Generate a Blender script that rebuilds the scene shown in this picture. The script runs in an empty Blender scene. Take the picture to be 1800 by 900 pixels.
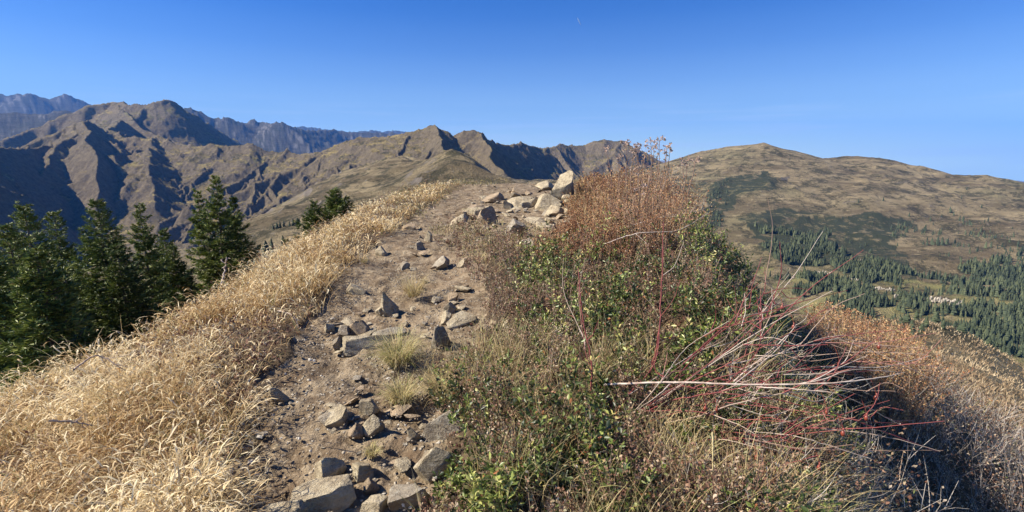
import bpy, math, random, time
import numpy as np
from mathutils import Vector
T0 = time.time()
sc = bpy.context.scene
R = math.radians
rng = np.random.default_rng(7)
random.seed(7)

# ------------------------------------------------------------------ camera
F = 869.0                     # focal length in photograph pixels (photo is 1800 x 900)
PITCH = math.atan(165 / F)
cam_d = bpy.data.cameras.new("camera")
cam = bpy.data.objects.new("camera", cam_d)
sc.collection.objects.link(cam)
cam.location = (0, 0, 0)
cam.rotation_euler = (math.pi / 2 - PITCH, 0, 0)
cam_d.sensor_width = 36
cam_d.lens = 36 * F / 1800
cam_d.clip_start = 0.05
cam_d.clip_end = 120000
sc.camera = cam

# ------------------------------------------------------------------ sky, sun
SUN_EL, SUN_AZ = R(39), R(-92)          # azimuth clockwise from +Y (view direction)
sun_dir = Vector((math.sin(SUN_AZ) * math.cos(SUN_EL), math.cos(SUN_AZ) * math.cos(SUN_EL), math.sin(SUN_EL)))
w = bpy.data.worlds.new("World")
sc.world = w
w.use_nodes = True
nt = w.node_tree
nt.nodes.clear()
out = nt.nodes.new("ShaderNodeOutputWorld")
bg = nt.nodes.new("ShaderNodeBackground")
sky = nt.nodes.new("ShaderNodeTexSky")
sky.sky_type = 'NISHITA'
sky.sun_disc = False
sky.sun_elevation = SUN_EL
sky.sun_rotation = SUN_AZ
sky.altitude = 2000
sky.air_density = 1.0
sky.dust_density = 1.9
sky.ozone_density = 3.0
bg.inputs[1].default_value = 0.048
hs = nt.nodes.new("ShaderNodeHueSaturation")
hs.inputs['Saturation'].default_value = 1.35
hs.inputs['Value'].default_value = 1.0
nt.links.new(sky.outputs[0], hs.inputs['Color'])
# thin cirrus streaks low in the sky
tc = nt.nodes.new("ShaderNodeTexCoord")
mp = nt.nodes.new("ShaderNodeMapping"); mp.inputs['Scale'].default_value = (3.0, 3.0, 60.0)
mp.inputs['Rotation'].default_value = (0, R(2.0), 0)
cn = nt.nodes.new("ShaderNodeTexNoise"); cn.inputs['Scale'].default_value = 1.6; cn.inputs['Detail'].default_value = 6
cr = nt.nodes.new("ShaderNodeValToRGB"); cr.color_ramp.elements[0].position = 0.50; cr.color_ramp.elements[1].position = 0.78
sx = nt.nodes.new("ShaderNodeSeparateXYZ")
band = nt.nodes.new("ShaderNodeMapRange"); band.inputs[1].default_value = 0.13; band.inputs[2].default_value = 0.05
band.interpolation_type = 'SMOOTHSTEP'
mul = nt.nodes.new("ShaderNodeMath"); mul.operation = 'MULTIPLY'
mul2 = nt.nodes.new("ShaderNodeMath"); mul2.operation = 'MULTIPLY'; mul2.inputs[1].default_value = 0.55
mixc = nt.nodes.new("ShaderNodeMixRGB"); mixc.inputs[2].default_value = (8.0, 9.6, 11.5, 1)
nt.links.new(tc.outputs['Generated'], mp.inputs[0]); nt.links.new(mp.outputs[0], cn.inputs['Vector'])
nt.links.new(cn.outputs[0], cr.inputs[0]); nt.links.new(tc.outputs['Generated'], sx.inputs[0])
nt.links.new(sx.outputs[2], band.inputs[0]); nt.links.new(cr.outputs[0], mul.inputs[0]); nt.links.new(band.outputs[0], mul.inputs[1])
nt.links.new(mul.outputs[0], mul2.inputs[0]); nt.links.new(mul2.outputs[0], mixc.inputs[0])
tint = nt.nodes.new("ShaderNodeMixRGB"); tint.blend_type = 'MULTIPLY'; tint.inputs[0].default_value = 1.0
tint.inputs[2].default_value = (.44, .85, 1.36, 1)
nt.links.new(hs.outputs[0], tint.inputs[1]); pale = nt.nodes.new("ShaderNodeMixRGB"); pale.inputs[2].default_value = (9.8, 12.2, 10.2, 1)      # the sky pales towards the horizon
pr = nt.nodes.new("ShaderNodeValToRGB"); pe = pr.color_ramp.elements; pr.color_ramp.interpolation = 'LINEAR'
pe[0].position = 0.0; pe[0].color = (1, 1, 1, 1); pe[1].position = 0.34; pe[1].color = (0, 0, 0, 1)
for q_, k_ in ((.10, .34), (.15, .19), (.20, .095), (.26, .035)):
    m_ = pe.new(q_); m_.color = (k_, k_, k_, 1)
m_ = pe.new(0.045); m_.color = (.66, .66, .66, 1)
nt.links.new(sx.outputs[2], pr.inputs[0]); nt.links.new(pr.outputs[0], pale.inputs[0])
nt.links.new(tint.outputs[0], pale.inputs[1]); nt.links.new(pale.outputs[0], mixc.inputs[1]); nt.links.new(mixc.outputs[0], bg.inputs[0])
nt.links.new(bg.outputs[0], out.inputs[0])

sl = bpy.data.lights.new("sun", 'SUN')
sl.energy = 5.0
sl.angle = R(0.53)
sl.color = (1.0, 0.91, 0.77)
sun = bpy.data.objects.new("sun", sl)
sc.collection.objects.link(sun)
sun.rotation_euler = (-sun_dir).to_track_quat('-Z', 'Y').to_euler()
sun.location = (-30, 0, 30)

sc.view_settings.view_transform = 'Standard'
sc.view_settings.look = 'None'
sc.view_settings.exposure = 1.15
sc.view_settings.gamma = 1.0
sc.render.engine = 'CYCLES'
cy = sc.cycles
cy.use_denoising = True
cy.max_bounces = 5; cy.diffuse_bounces = 1; cy.glossy_bounces = 2; cy.transmission_bounces = 3
cy.volume_bounces = 0; cy.transparent_max_bounces = 8
cy.use_adaptive_sampling = False
cy.sample_clamp_indirect = 6.0

# ------------------------------------------------------------------ helpers
CP, SP = math.cos(PITCH), math.sin(PITCH)
def ray(u, v):
    """direction (not unit) of a photograph pixel; arrays allowed"""
    a = (np.asarray(u, float) - 900) / F
    b = (450 - np.asarray(v, float)) / F
    return a, CP + SP * b, CP * b - SP
def pt(u, v, r):
    """the point at horizontal distance r metres along a sight line"""
    a, y, z = ray(u, v)
    k = r / np.hypot(a, y)
    return np.array([a * k, y * k, z * k])
def project(x, y, z):
    d = CP * y - SP * z
    up = SP * y + CP * z
    return 900 + F * x / d, 450 - F * up / d

_PR = np.random.default_rng(99)
_PERM = np.concatenate([_PR.permutation(256)] * 2).astype(np.int16)
_GA = _PR.uniform(0, 2 * math.pi, 256).astype(np.float32)
_GX, _GY = np.cos(_GA), np.sin(_GA)
def pnoise(x, y, seed=0):
    """gradient noise, about -0.7..0.7"""
    x = np.asarray(x) + seed * 13.37; y = np.asarray(y) + seed * 7.91
    x0 = np.floor(x); y0 = np.floor(y)
    fx = (x - x0).astype(np.float32); fy = (y - y0).astype(np.float32)
    ix = x0.astype(np.int32) & 255; iy = y0.astype(np.int32) & 255
    u = fx * fx * fx * (fx * (fx * 6 - 15) + 10); v = fy * fy * fy * (fy * (fy * 6 - 15) + 10)
    pa = _PERM[ix]; pb = _PERM[ix + 1]
    def g(p_, dy, ddx, ddy):
        k = _PERM[p_ + ((iy + dy) & 255)]
        return _GX[k] * ddx + _GY[k] * ddy
    n00 = g(pa, 0, fx, fy); n10 = g(pb, 0, fx - 1, fy); n01 = g(pa, 1, fx, fy - 1); n11 = g(pb, 1, fx - 1, fy - 1)
    a = n00 + (n10 - n00) * u
    return a + ((n01 + (n11 - n01) * u) - a) * v
def fbm(x, y, oct=4, seed=0, gain=0.5, lac=2.03):
    s = 0; a = 1
    for i in range(oct):
        s = s + a * pnoise(x, y, seed + i * 17)
        x = x * lac + 11.3; y = y * lac + 5.7; a *= gain
    return s
def ridged(x, y, oct=4, seed=0, gain=0.5):
    s = 0; a = 1; wgt = 1
    for i in range(oct):
        n = 1 - np.abs(pnoise(x, y, seed + i * 17)) * 2
        n = n * n
        s = s + a * n * wgt
        wgt = np.clip(n, 0, 1)
        x = x * 2.1 + 3.3; y = y * 2.1 + 7.7; a *= gain
    return s
def smooth(a, b, x):
    t = np.clip((x - a) / (b - a), 0, 1)
    return t * t * (3 - 2 * t)

class TPS:
    """thin plate spline through scattered values"""
    def __init__(s, P, V, lam=1e-4):
        P = np.asarray(P, float); V = np.asarray(V, float); n = len(P)
        d = np.linalg.norm(P[:, None] - P[None], axis=2)
        K = s.k(d) + lam * np.eye(n)
        Q = np.hstack([np.ones((n, 1)), P])
        A = np.block([[K, Q], [Q.T, np.zeros((3, 3))]])
        sol = np.linalg.solve(A, np.concatenate([V, np.zeros(3)]))
        s.P, s.w, s.c = P, sol[:n], sol[n:]
    @staticmethod
    def k(d):
        return d * d * np.log(d + 1e-9)
    def __call__(s, x, y):
        x = np.asarray(x, float); y = np.asarray(y, float)
        sh = x.shape; x = x.ravel(); y = y.ravel()
        o = s.c[0] + s.c[1] * x + s.c[2] * y
        for (px, py), wi in zip(s.P, s.w):
            d2 = (x - px) ** 2 + (y - py) ** 2 + 1e-12
            o += wi * 0.5 * d2 * np.log(d2)
        return o.reshape(sh)

def mesh_obj(name, V, faces, mat=None, parent=None, attrs=None, smooth_sh=True, link=True, nside=None):
    """V (n,3) array, faces an (m,k) int array (or a list of such arrays) -> ONE mesh object"""
    me = bpy.data.meshes.new(name)
    V = np.ascontiguousarray(V, np.float32)
    if not isinstance(faces, list):
        faces = [faces]
    faces = [np.asarray(f, np.int32) for f in faces if len(f)]
    tot = np.concatenate([np.full(len(f), f.shape[1], np.int32) for f in faces])
    idx = np.concatenate([f.ravel() for f in faces])
    me.vertices.add(len(V)); me.vertices.foreach_set("co", V.ravel())
    me.loops.add(len(idx)); me.loops.foreach_set("vertex_index", idx)
    me.polygons.add(len(tot))
    st = np.zeros(len(tot), np.int32); st[1:] = np.cumsum(tot)[:-1]
    me.polygons.foreach_set("loop_start", st)
    me.polygons.foreach_set("loop_total", tot)
    me.polygons.foreach_set("use_smooth", np.full(len(tot), smooth_sh, bool))
    for k, a in (attrs or {}).items():
        a = np.asarray(a, np.float32)
        if a.ndim == 1:
            at_ = me.attributes.new(k, 'FLOAT', 'POINT'); at_.data.foreach_set("value", a)
        else:
            at_ = me.attributes.new(k, 'FLOAT_VECTOR', 'POINT'); at_.data.foreach_set("vector", a.ravel())
    me.update(calc_edges=True)
    if mat:
        me.materials.append(mat)
    o = bpy.data.objects.new(name, me)
    if link:
        sc.collection.objects.link(o)
    if parent:
        o.parent = parent
    return o
def tag(o, label=None, cat=None, group=None, kind=None):
    if label: o['label'] = label
    if cat: o['category'] = cat
    if group: o['group'] = group
    if kind: o['kind'] = kind
    return o
def empty(name, loc=(0, 0, 0), rz=0):
    o = bpy.data.objects.new(name, None)
    sc.collection.objects.link(o)
    o.location = loc; o.rotation_euler = (0, 0, rz); o.empty_display_size = 0.1
    return o

class NT:
    """small helper to write node materials"""
    def __init__(s, name, rough=0.9, spec=0.2):
        s.m = bpy.data.materials.new(name); s.m.use_nodes = True
        s.t = s.m.node_tree; s.t.nodes.clear()
        s.out = s.n("OutputMaterial"); s.b = s.n("BsdfPrincipled")
        s.b.inputs['Roughness'].default_value = rough
        s.b.inputs['Specular IOR Level'].default_value = spec
        s.l(s.b.outputs[0], s.out.inputs[0])
    def n(s, t, **k):
        nd = s.t.nodes.new("ShaderNode" + t)
        for a, b in k.items(): setattr(nd, a, b)
        return nd
    def l(s, a, b): s.t.links.new(a, b)
    def val(s, x):
        return x
    def pos(s, scale=(1, 1, 1), obj=False):
        if obj:
            tcn = s.n("TexCoord"); o = tcn.outputs['Object']
        else:
            g = s.n("NewGeometry"); o = g.outputs['Position']
        mpn = s.n("Mapping"); mpn.inputs['Scale'].default_value = scale
        s.l(o, mpn.inputs[0]); return mpn.outputs[0]
    def noise(s, vec, scale=1, detail=5, rough=0.55, dist=0):
        nd = s.n("TexNoise"); nd.inputs['Scale'].default_value = scale; nd.inputs['Detail'].default_value = detail
        nd.inputs['Roughness'].default_value = rough; nd.inputs['Distortion'].default_value = dist
        s.l(vec, nd.inputs['Vector']); return nd.outputs[0]
    def ramp(s, fac, stops):
        nd = s.n("ValToRGB"); e = nd.color_ramp.elements
        while len(e) < len(stops): e.new(0.5)
        for i, (p_, c) in enumerate(stops):
            e[i].position = p_
            e[i].color = (c[0], c[1], c[2], 1) if hasattr(c, '__len__') else (c, c, c, 1)
        s.l(fac, nd.inputs[0]); return nd.outputs[0]
    def mix(s, fac, a, b, mode='MIX'):
        nd = s.n("MixRGB"); nd.blend_type = mode
        for i, x in ((0, fac), (1, a), (2, b)):
            if isinstance(x, (int, float)): nd.inputs[i].default_value = x if i == 0 else (x, x, x, 1)
            elif isinstance(x, tuple): nd.inputs[i].default_value = (*x, 1)
            else: s.l(x, nd.inputs[i])
        return nd.outputs[0]
    def math(s, op, a, b=0.0):
        nd = s.n("Math"); nd.operation = op
        for i, x in ((0, a), (1, b)):
            if isinstance(x, (int, float)): nd.inputs[i].default_value = x
            else: s.l(x, nd.inputs[i])
        return nd.outputs[0]
    def attr(s, name):
        nd = s.n("Attribute"); nd.attribute_name = name; return nd
    def bump(s, h, strength=0.5, dist=0.05):
        nd = s.n("Bump"); nd.inputs['Strength'].default_value = strength; nd.inputs['Distance'].default_value = dist
        s.l(h, nd.inputs['Height']); s.l(nd.outputs[0], s.b.inputs['Normal']); return nd
    def color(s, c):
        if isinstance(c, tuple): s.b.inputs['Base Color'].default_value = (*c, 1)
        else: s.l(c, s.b.inputs['Base Color'])
# ================================================================== terrain
# ---- near ground: height over (x, y); the eye is at z = 0, the path about 1.6 m below it
def pl(u, v, dz=0.0):
    """where a sight line meets the gently rising plane of the path, shifted by dz"""
    a, y, z = ray(u, v)
    k = (-1.6 + dz) / (z - 0.052 * y)
    return (a * k, y * k, z * k)
CN = []
for u, v, dz in [
    (520, 900, 0), (620, 880, 0), (560, 780, 0), (640, 780, .02), (560, 700, 0), (650, 700, 0.02), (640, 620, 0), (560, 600, 0),
    (720, 600, .05), (680, 530, 0), (620, 520, 0), (700, 460, 0), (660, 450, 0), (760, 400, 0), (730, 390, 0), (810, 350, 0),
    (780, 345, 0), (850, 322, 0), (900, 320, 0.02), (430, 900, -.06), (440, 780, -.03), (480, 680, 0), (530, 590, 0.02), (600, 500, 0.05),
    (670, 425, .06), (730, 372, .06), (790, 338, .02),
    (350, 900, 0.02), (200, 900, -.02), (0, 900, -.2), (0, 790, -.38), (200, 760, -.15), (330, 680, -.03), (280, 640, -.25), (430, 600, 0), (430, 530, -.15),
    (540, 480, 0.05), (600, 425, 0), (660, 385, 0),
    (0, 722, -.62), (100, 690, -.6), (200, 645, -.6), (300, 590, -.6), (400, 515, -.55), (480, 465, -.5), (560, 418, -.45), (620, 380, -.4), (700, 348, -.35), (760, 334, -.3),
    (940, 322, .02), (985, 335, .05), (1040, 328, .06), (850, 380, .05), (920, 400, .12), (980, 420, .16), (900, 440, .16), (830, 410, .06),
    (870, 520, .08), (830, 620, .04), (780, 700, 0), (760, 800, 0.02), (780, 900, .04), (900, 470, .18), (920, 540, .2), (900, 640, .15), (880, 760, .14), (880, 900, .12),
]:
    CN.append(pl(u, v, dz))
CN += [(.55, 1.6, -1.38), (.6, 2.4, -1.27), (.8, 3, -1.18), (1.2, 2.5, -1.3), (1.15, 1.4, -1.5), (1.1, 4, -1.0), (.75, 4, -1.12), (1.5, 6, -.85), (1.1, 6, -.98), (2.2, 8, -.72), (1.5, 8, -.9),
       (2.3, 10, -.75), (2.6, 13, -.8), (1.6, 10, -.95), (2.0, 6, -.95), (2.6, 8, -.9),
       (1.75, 3.2, -1.35), (1.75, 2.4, -1.6), (1.9, 4, -1.2), (2.3, 5, -1.15), (2.15, 4, -1.5), (1.9, 3.2, -1.8), (1.75, 2.0, -2.0), (1.6, 1.2, -2.0), (2.6, 6, -1.2), (3.1, 8, -1.3), (3.2, 10, -1.2),
       (2.7, 3, -3.3), (2.4, 2, -3.2), (2.4, 1, -3.2), (3.0, 4.2, -3.0), (3.4, 5.5, -2.65), (3.7, 7, -2.35), (4.2, 9, -2.6), (4.4, 12, -2.6), (4.2, 15, -2.4),
       (3.4, 2.5, -4.0), (4.2, 5.9, -2.72), (4.9, 6, -3.0), (5, 5.3, -3.3), (5, 4, -3.9), (5, 2, -4.4), (6, 8, -3.6), (8.5, 9, -4.3), (8.3, 7.7, -4.6), (8.5, 5, -5.2), (12, 12, -6.4), (12, 8, -7),
       (12, 2, -8), (7, 13, -4.2), (12, 20, -9), (5, 20, -4), (5, 28, -8), (2.5, 18, -1.1), (2, 24, -3), (0, 18.5, -.68), (0, 22, -1.1), (0, 28, -3.0), (0, 38, -7), (-2, 22, -1.6), (-3, 28, -4.5),
       (8, 38, -14), (20, 30, -15), (20, 15, -13), (20, 4, -14),
       (-6.5, 4.5, -4.6), (-8, 8, -6), (-6.5, 9.5, -4.2), (-7, 13, -4.5), (-11, 13, -8.5), (-11, 6, -9), (-6, 18, -4), (-14, 22, -12), (-20, 20, -16), (-20, 10, -17), (-20, 2, -18), (-10, 2, -8), (-6, 2, -3.8),
       (-3.5, 2, -2.0), (-4, 0, -2.3), (-12, 35, -15), (-30, 35, -28), (0, 0, -1.62), (0, -3, -1.75), (-3, -3, -2.1), (3, -2, -4), (1.2, 0, -1.75), (-10, -3, -8), (10, -2, -8), (-1.2, 0, -1.62)]
CN = np.array(CN)
tps_near = TPS(CN[:, :2], CN[:, 2], 2e-3)

# ---- far ground: slope z/r over (azimuth, ln r)
CF = [
 # right-hand hill, ridge
 (1150, 303, 2300), (1200, 282, 2250), (1230, 273, 2200), (1280, 264, 2150), (1320, 261, 2100), (1338, 259, 2100), (1375, 265, 2150), (1400, 271, 2200), (1440, 284, 2250), (1470, 283, 2250), (1500, 281, 2250), (1550, 284, 2250), (1600, 296, 2200), (1628, 309, 2150), (1650, 312, 2200), (1700, 316, 2200), (1745, 314, 2200), (1790, 324, 2200), (1900, 332, 2200),
 # its slope down to the valley
 (1240, 300, 1850), (1338, 295, 1780), (1440, 310, 1850), (1550, 310, 1900), (1700, 340, 1850), (1850, 350, 1850),
 (1240, 350, 1450), (1338, 350, 1450), (1440, 365, 1450), (1550, 370, 1500), (1700, 400, 1500), (1850, 410, 1500),
 (1250, 420, 1120), (1338, 420, 1120), (1440, 430, 1130), (1550, 440, 1130), (1700, 460, 1150), (1850, 470, 1180),
 (1338, 480, 900), (1440, 485, 900), (1550, 500, 900), (1700, 530, 880), (1850, 550, 880),
 (1440, 530, 750), (1550, 545, 740), (1700, 590, 700), (1850, 630, 680),
 (1500, 590, 560), (1620, 600, 520), (1800, 680, 480), (1300, 560, 600), (1300, 640, 400), (1200, 500, 700),
 # near tan slope on the right
 (1450, 640, 300), (1610, 640, 300), (1800, 720, 300), (1480, 575, 170), (1610, 570, 190), (1700, 604, 200), (1800, 672, 200), (1900, 740, 200),
 (1450, 600, 110), (1610, 600, 110), (1700, 628, 110), (1800, 684, 110), (1900, 750, 110), (1500, 640, 60), (1650, 665, 60), (1800, 745, 60), (1900, 820, 60),
 (1350, 640, 90), (1250, 600, 90), (1150, 520, 90), (1150, 420, 300), (1050, 420, 300), (1000, 400, 120),
 # centre: valley behind the crest, knoll on the left of it
 (950, 350, 400), (1000, 345, 700), (1080, 340, 900), (1000, 325, 1200), (1100, 320, 1500), (1150, 330, 1500), (930, 330, 900), (1000, 330, 60), (1000, 400, 60), (900, 350, 60), (900, 400, 120),
 (800, 263, 620), (770, 268, 760), (830, 273, 540), (860, 300, 420), (900, 322, 330), (800, 300, 420), (760, 310, 430), (860, 330, 260), (800, 330, 260), (880, 345, 180), (780, 380, 100), (700, 420, 60), (600, 520, 40), (820, 400, 60),
 (850, 320, 800), (900, 340, 600),
 # meadow slopes left of the centre
 (700, 325, 520), (600, 365, 480), (520, 392, 500), (430, 425, 480), (640, 345, 500), (700, 360, 300), (600, 410, 300), (500, 450, 300), (400, 480, 300), (600, 470, 120), (450, 560, 120), (700, 400, 120),
 (720, 290, 800), (640, 315, 850), (560, 345, 850), (480, 380, 800), (430, 400, 800),
 (700, 275, 1150), (620, 292, 1250), (540, 335, 1200), (460, 385, 1100), (400, 420, 1000), (330, 460, 900), (330, 480, 500), (330, 520, 150), (200, 600, 120), (0, 700, 120), (-100, 760, 120),
 (350, 450, 1300), (250, 480, 1300), (150, 490, 1300), (0, 500, 1300), (-100, 500, 1300), (200, 480, 700), (0, 520, 700), (200, 540, 300), (0, 600, 300), (-100, 620, 300),
 (0, 450, 2100), (150, 450, 2000), (300, 440, 1900), (450, 410, 1850), (600, 350, 1900), (-100, 450, 2200), (800, 320, 2200), (950, 320, 2200),
 (0, 330, 4200), (200, 330, 4200), (400, 330, 4200), (600, 320, 4200), (800, 315, 4200), (1000, 315, 4200), (-100, 330, 4200),
 (0, 300, 9000), (300, 300, 9000), (600, 300, 9000), (900, 300, 9000), (1100, 300, 9000), (1180, 295, 9000), (1300, 310, 9000), (1500, 320, 9000), (1800, 340, 9000), (1200, 330, 4200), (1500, 350, 4200), (1800, 370, 4200), (1900, 370, 4200),
 (0, 295, 27000), (400, 295, 27000), (900, 290, 27000), (1180, 283, 27000), (1300, 290, 27000), (1500, 300, 27000), (1800, 320, 27000),
]
PF = np.array([pt(*c) for c in CF])
extra = np.array([(-12, 35, -15), (-30, 35, -28), (20, 30, -15), (8, 38, -14), (0, 38, -7), (20, 15, -13), (-20, 20, -16), (-60, 10, -50), (60, 10, -40), (20, 4, -14), (-20, 4, -18), (0, 26, -2.3),
                  (200, 60, -110), (-200, 60, -130), (900, 300, -330), (-900, 300, -450), (2500, 900, -300), (-2500, 900, -500), (12, 20, -9), (-14, 22, -12)])
PA = np.vstack([PF, extra])
rr = np.hypot(PA[:, 0], PA[:, 1])
tps_far = TPS(np.c_[np.arctan2(PA[:, 0], PA[:, 1]), 0.35 * np.log(rr)], PA[:, 2] / rr, 3e-4)

def far_base(x, y):
    r = np.hypot(x, y)
    return tps_far(np.arctan2(x, y), 0.35 * np.log(r)) * r
def near_base(x, y):
    return tps_near(x, y)
def ground_raw(x, y):
    x = np.asarray(x, float); y = np.asarray(y, float)
    r = np.hypot(x, y)
    k = smooth(math.log(16), math.log(42), np.log(r + 1e-6))
    z = np.zeros_like(r)
    n = k < 1
    if n.any(): z[n] += (1 - k[n]) * near_base(x[n], y[n])
    f = k > 0
    if f.any(): z[f] += k[f] * far_base(x[f], y[f])
    return z

# ---- mountains: skeletons of ridge lines, each carrying slopes that fall away on both sides
SEG = []     # (x0,y0,z0,x1,y1,z1,slope,owner)
OWN = []
def ridge(name, pts, s, spur=None, side=(1, 1), seed=0, H=600.0, owner=None):
    rg = np.random.default_rng(seed + 101)
    if owner is None:
        OWN.append(name); owner = len(OWN)
    P = np.array([pt(*p) for p in pts])
    # resample and roughen
    Q = [P[0]]
    for a, b in zip(P[:-1], P[1:]):
        n = max(1, int(np.hypot(*(b - a)[:2]) / (0.035 * np.hypot(*a[:2]))))
        for i in range(1, n + 1):
            q = a + (b - a) * i / n
            if i < n:
                q[2] += rg.normal() * 0.0006 * np.hypot(*a[:2])
                q[:2] += rg.normal(size=2) * 0.004 * np.hypot(*a[:2])
            Q.append(q)
    Q = np.array(Q)
    for a, b in zip(Q[:-1], Q[1:]): SEG.append((*a, *b, s, owner, H))
    if spur: spurs(Q, owner, rg, s=s, H=H, side=side, **spur)
    return owner
def spurs(Q, owner, rg, s, H, side, gap=250, length=700, drop=0.5, sub=2, skew=0.0, jit=0.35, steep=None):
    L = np.hypot(*(Q[1:] - Q[:-1])[:, :2].T); cum = np.r_[0, np.cumsum(L)]
    t = gap * rg.uniform(.2, .8)
    while t < cum[-1]:
        i = min(np.searchsorted(cum, t) - 1, len(L) - 1); f = (t - cum[i]) / L[i]
        p = Q[i] + (Q[i + 1] - Q[i]) * f
        d = (Q[i + 1] - Q[i])[:2]; d = d / np.hypot(*d)
        nrm = np.array([d[1], -d[0]])
        for sg in (1, -1):
            if rg.random() > side[0 if sg == 1 else 1]: continue
            dirv = nrm * sg + d * (skew + rg.normal() * jit); dirv /= np.hypot(*dirv)
            ln = length * rg.uniform(.55, 1.3); n = 5
            q = p.copy(); W = [q.copy()]
            dr = drop * rg.uniform(.8, 1.2)
            for k in range(n):
                dirv = dirv + rg.normal(size=2) * .16; dirv /= np.hypot(*dirv)
                q = q + np.array([*(dirv * ln / n), -dr * (1.25 - .12 * k) * ln / n]); W.append(q.copy())
            W = np.array(W)
            for a, b in zip(W[:-1], W[1:]): SEG.append((*a, *b, (steep or s) * rg.uniform(.95, 1.15), owner, H))
            if sub > 0: spurs(W, owner, rg, s=s * 1.02, H=H, side=(.9, .9), gap=gap * .5, length=length * .36, drop=min(drop * 1.15, s * .8), sub=sub - 1, skew=.7, jit=.3, steep=steep)
        t += gap * rg.uniform(.6, 1.4)

ridge('pale blue alpine peaks with snow traces at the far left horizon', [(-90, 175, 14000), (-50, 158, 14000), (0, 161, 14000), (14, 165, 14000), (27, 159, 14000), (38, 166, 14000), (48, 163, 13500), (58, 162, 14000), (75, 166, 14000), (88, 170, 14000), (100, 166, 14000), (113, 161, 14000), (124, 168, 14000), (138, 171, 14000), (152, 186, 14000), (200, 215, 14000)],
      .75, dict(gap=700, length=1800, drop=.5, sub=1), seed=1, H=1500)
ridge('dark wooded ridge low in front of the far left peaks', [(-90, 205, 8000), (0, 194, 8000), (40, 197, 8000), (75, 196, 8000), (110, 188, 8000), (150, 200, 8000)], .5, dict(gap=600, length=1200, drop=.35, sub=1), seed=2, H=1200)
m2 = ridge('big brown mountain on the left whose right face is in blue shade', [(-60, 258, 4600), (0, 243, 4600), (60, 222, 4700), (100, 205, 4700), (150, 184, 4700), (185, 177, 4700), (200, 175, 4700), (225, 180, 4500), (252, 180, 4400), (275, 176, 4350), (290, 173, 4350), (302, 176, 4450), (320, 190, 4700), (350, 207, 5050), (385, 227, 5400), (420, 248, 5700), (450, 270, 6000)],
      1.0, dict(gap=500, length=900, drop=.55, sub=1), side=(0.12, 1), seed=3, H=2200)
ridge('', [(200, 175, 4700), (212, 190, 4450), (228, 205, 4200), (250, 222, 4000), (272, 236, 3850), (300, 246, 3700), (330, 255, 3600)], .95, dict(gap=300, length=420, drop=.5, sub=1), side=(.9, .3), seed=4, H=900, owner=m2)
m3 = ridge('pointed brown foothill at the left with a sunlit triangular face', [(105, 236, 3450), (115, 225, 3400), (135, 211, 3350), (150, 207, 3300), (165, 213, 3400), (180, 228, 3550), (195, 222, 3700), (215, 205, 4000)], 1.15, dict(gap=420, length=500, drop=.6, sub=1), side=(.5, .5), seed=5, H=900)
ridge('', [(-160, 280, 1900), (-70, 262, 2300), (0, 256, 2650), (60, 257, 3050), (88, 247, 3300), (105, 236, 3450)], 1.35, dict(gap=300, length=260, drop=.8, sub=1), side=(.5, .15), seed=71, H=1500, owner=m3)
ridge('', [(150, 207, 3300), (156, 228, 3050), (161, 262, 2800), (164, 305, 2600), (166, 345, 2450), (168, 400, 2300)], 1.25, dict(gap=260, length=260, drop=.7, sub=1), side=(.8, .0), seed=6, H=1400, owner=m3)
ridge('', [(135, 211, 3350), (110, 245, 3050), (88, 275, 2850), (70, 300, 2700), (50, 330, 2600), (30, 350, 2500)], 1.0, dict(gap=260, length=260, drop=.6, sub=1), side=(.5, .5), seed=7, H=900, owner=m3)
m4 = ridge('long furrowed brown ridge across the middle distance', [(195, 224, 3600), (215, 232, 3400), (240, 238, 3300), (272, 237, 3250), (290, 243, 3150), (330, 251, 3000), (370, 250, 2900), (400, 251, 2850), (425, 248, 2800), (447, 251, 2750), (480, 261, 2700), (530, 265, 2600), (565, 262, 2500), (610, 245, 2400), (650, 238, 2300), (700, 230, 2200), (735, 224, 2150), (765, 219, 2100)],
      .72, dict(gap=170, length=900, drop=.42, sub=2, skew=-.25, jit=.2, steep=1.5), side=(1, .35), seed=8, H=1100)
ridge('', [(195, 224, 3600), (190, 245, 3200), (200, 270, 2900), (213, 305, 2700), (226, 335, 2550), (240, 370, 2400)], .9, dict(gap=130, length=330, drop=.5, sub=1), side=(.9, .7), seed=9, H=900, owner=m4)
ridge('', [(272, 237, 3250), (262, 262, 2900), (262, 290, 2650), (270, 320, 2500), (262, 350, 2350)], .8, dict(gap=130, length=300, drop=.45, sub=1), side=(.9, .7), seed=10, H=900, owner=m4)
m5 = ridge('rocky twin peaks above the path with dark shaded gullies', [(765, 219, 2100), (785, 228, 2100), (803, 236, 2150), (815, 229, 2100), (830, 226, 2100), (842, 228, 2100), (853, 236, 2150), (868, 250, 2300), (890, 250, 2500), (920, 249, 2600), (945, 255, 2700), (960, 259, 2750)], 1.15, dict(gap=160, length=420, drop=.75, sub=2, skew=.25), side=(1, .3), seed=11, H=1200)
ridge('', [(765, 219, 2100), (772, 240, 1850), (785, 262, 1650), (800, 285, 1450)], 1.1, dict(gap=160, length=250, drop=.5, sub=1), side=(.5, .5), seed=12, H=900, owner=m5)
ridge('', [(842, 228, 2100), (850, 250, 1950), (862, 275, 1800), (880, 300, 1650)], 1.15, dict(gap=130, length=220, drop=.6, sub=1), side=(.6, .2), seed=13, H=900, owner=m5)
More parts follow.
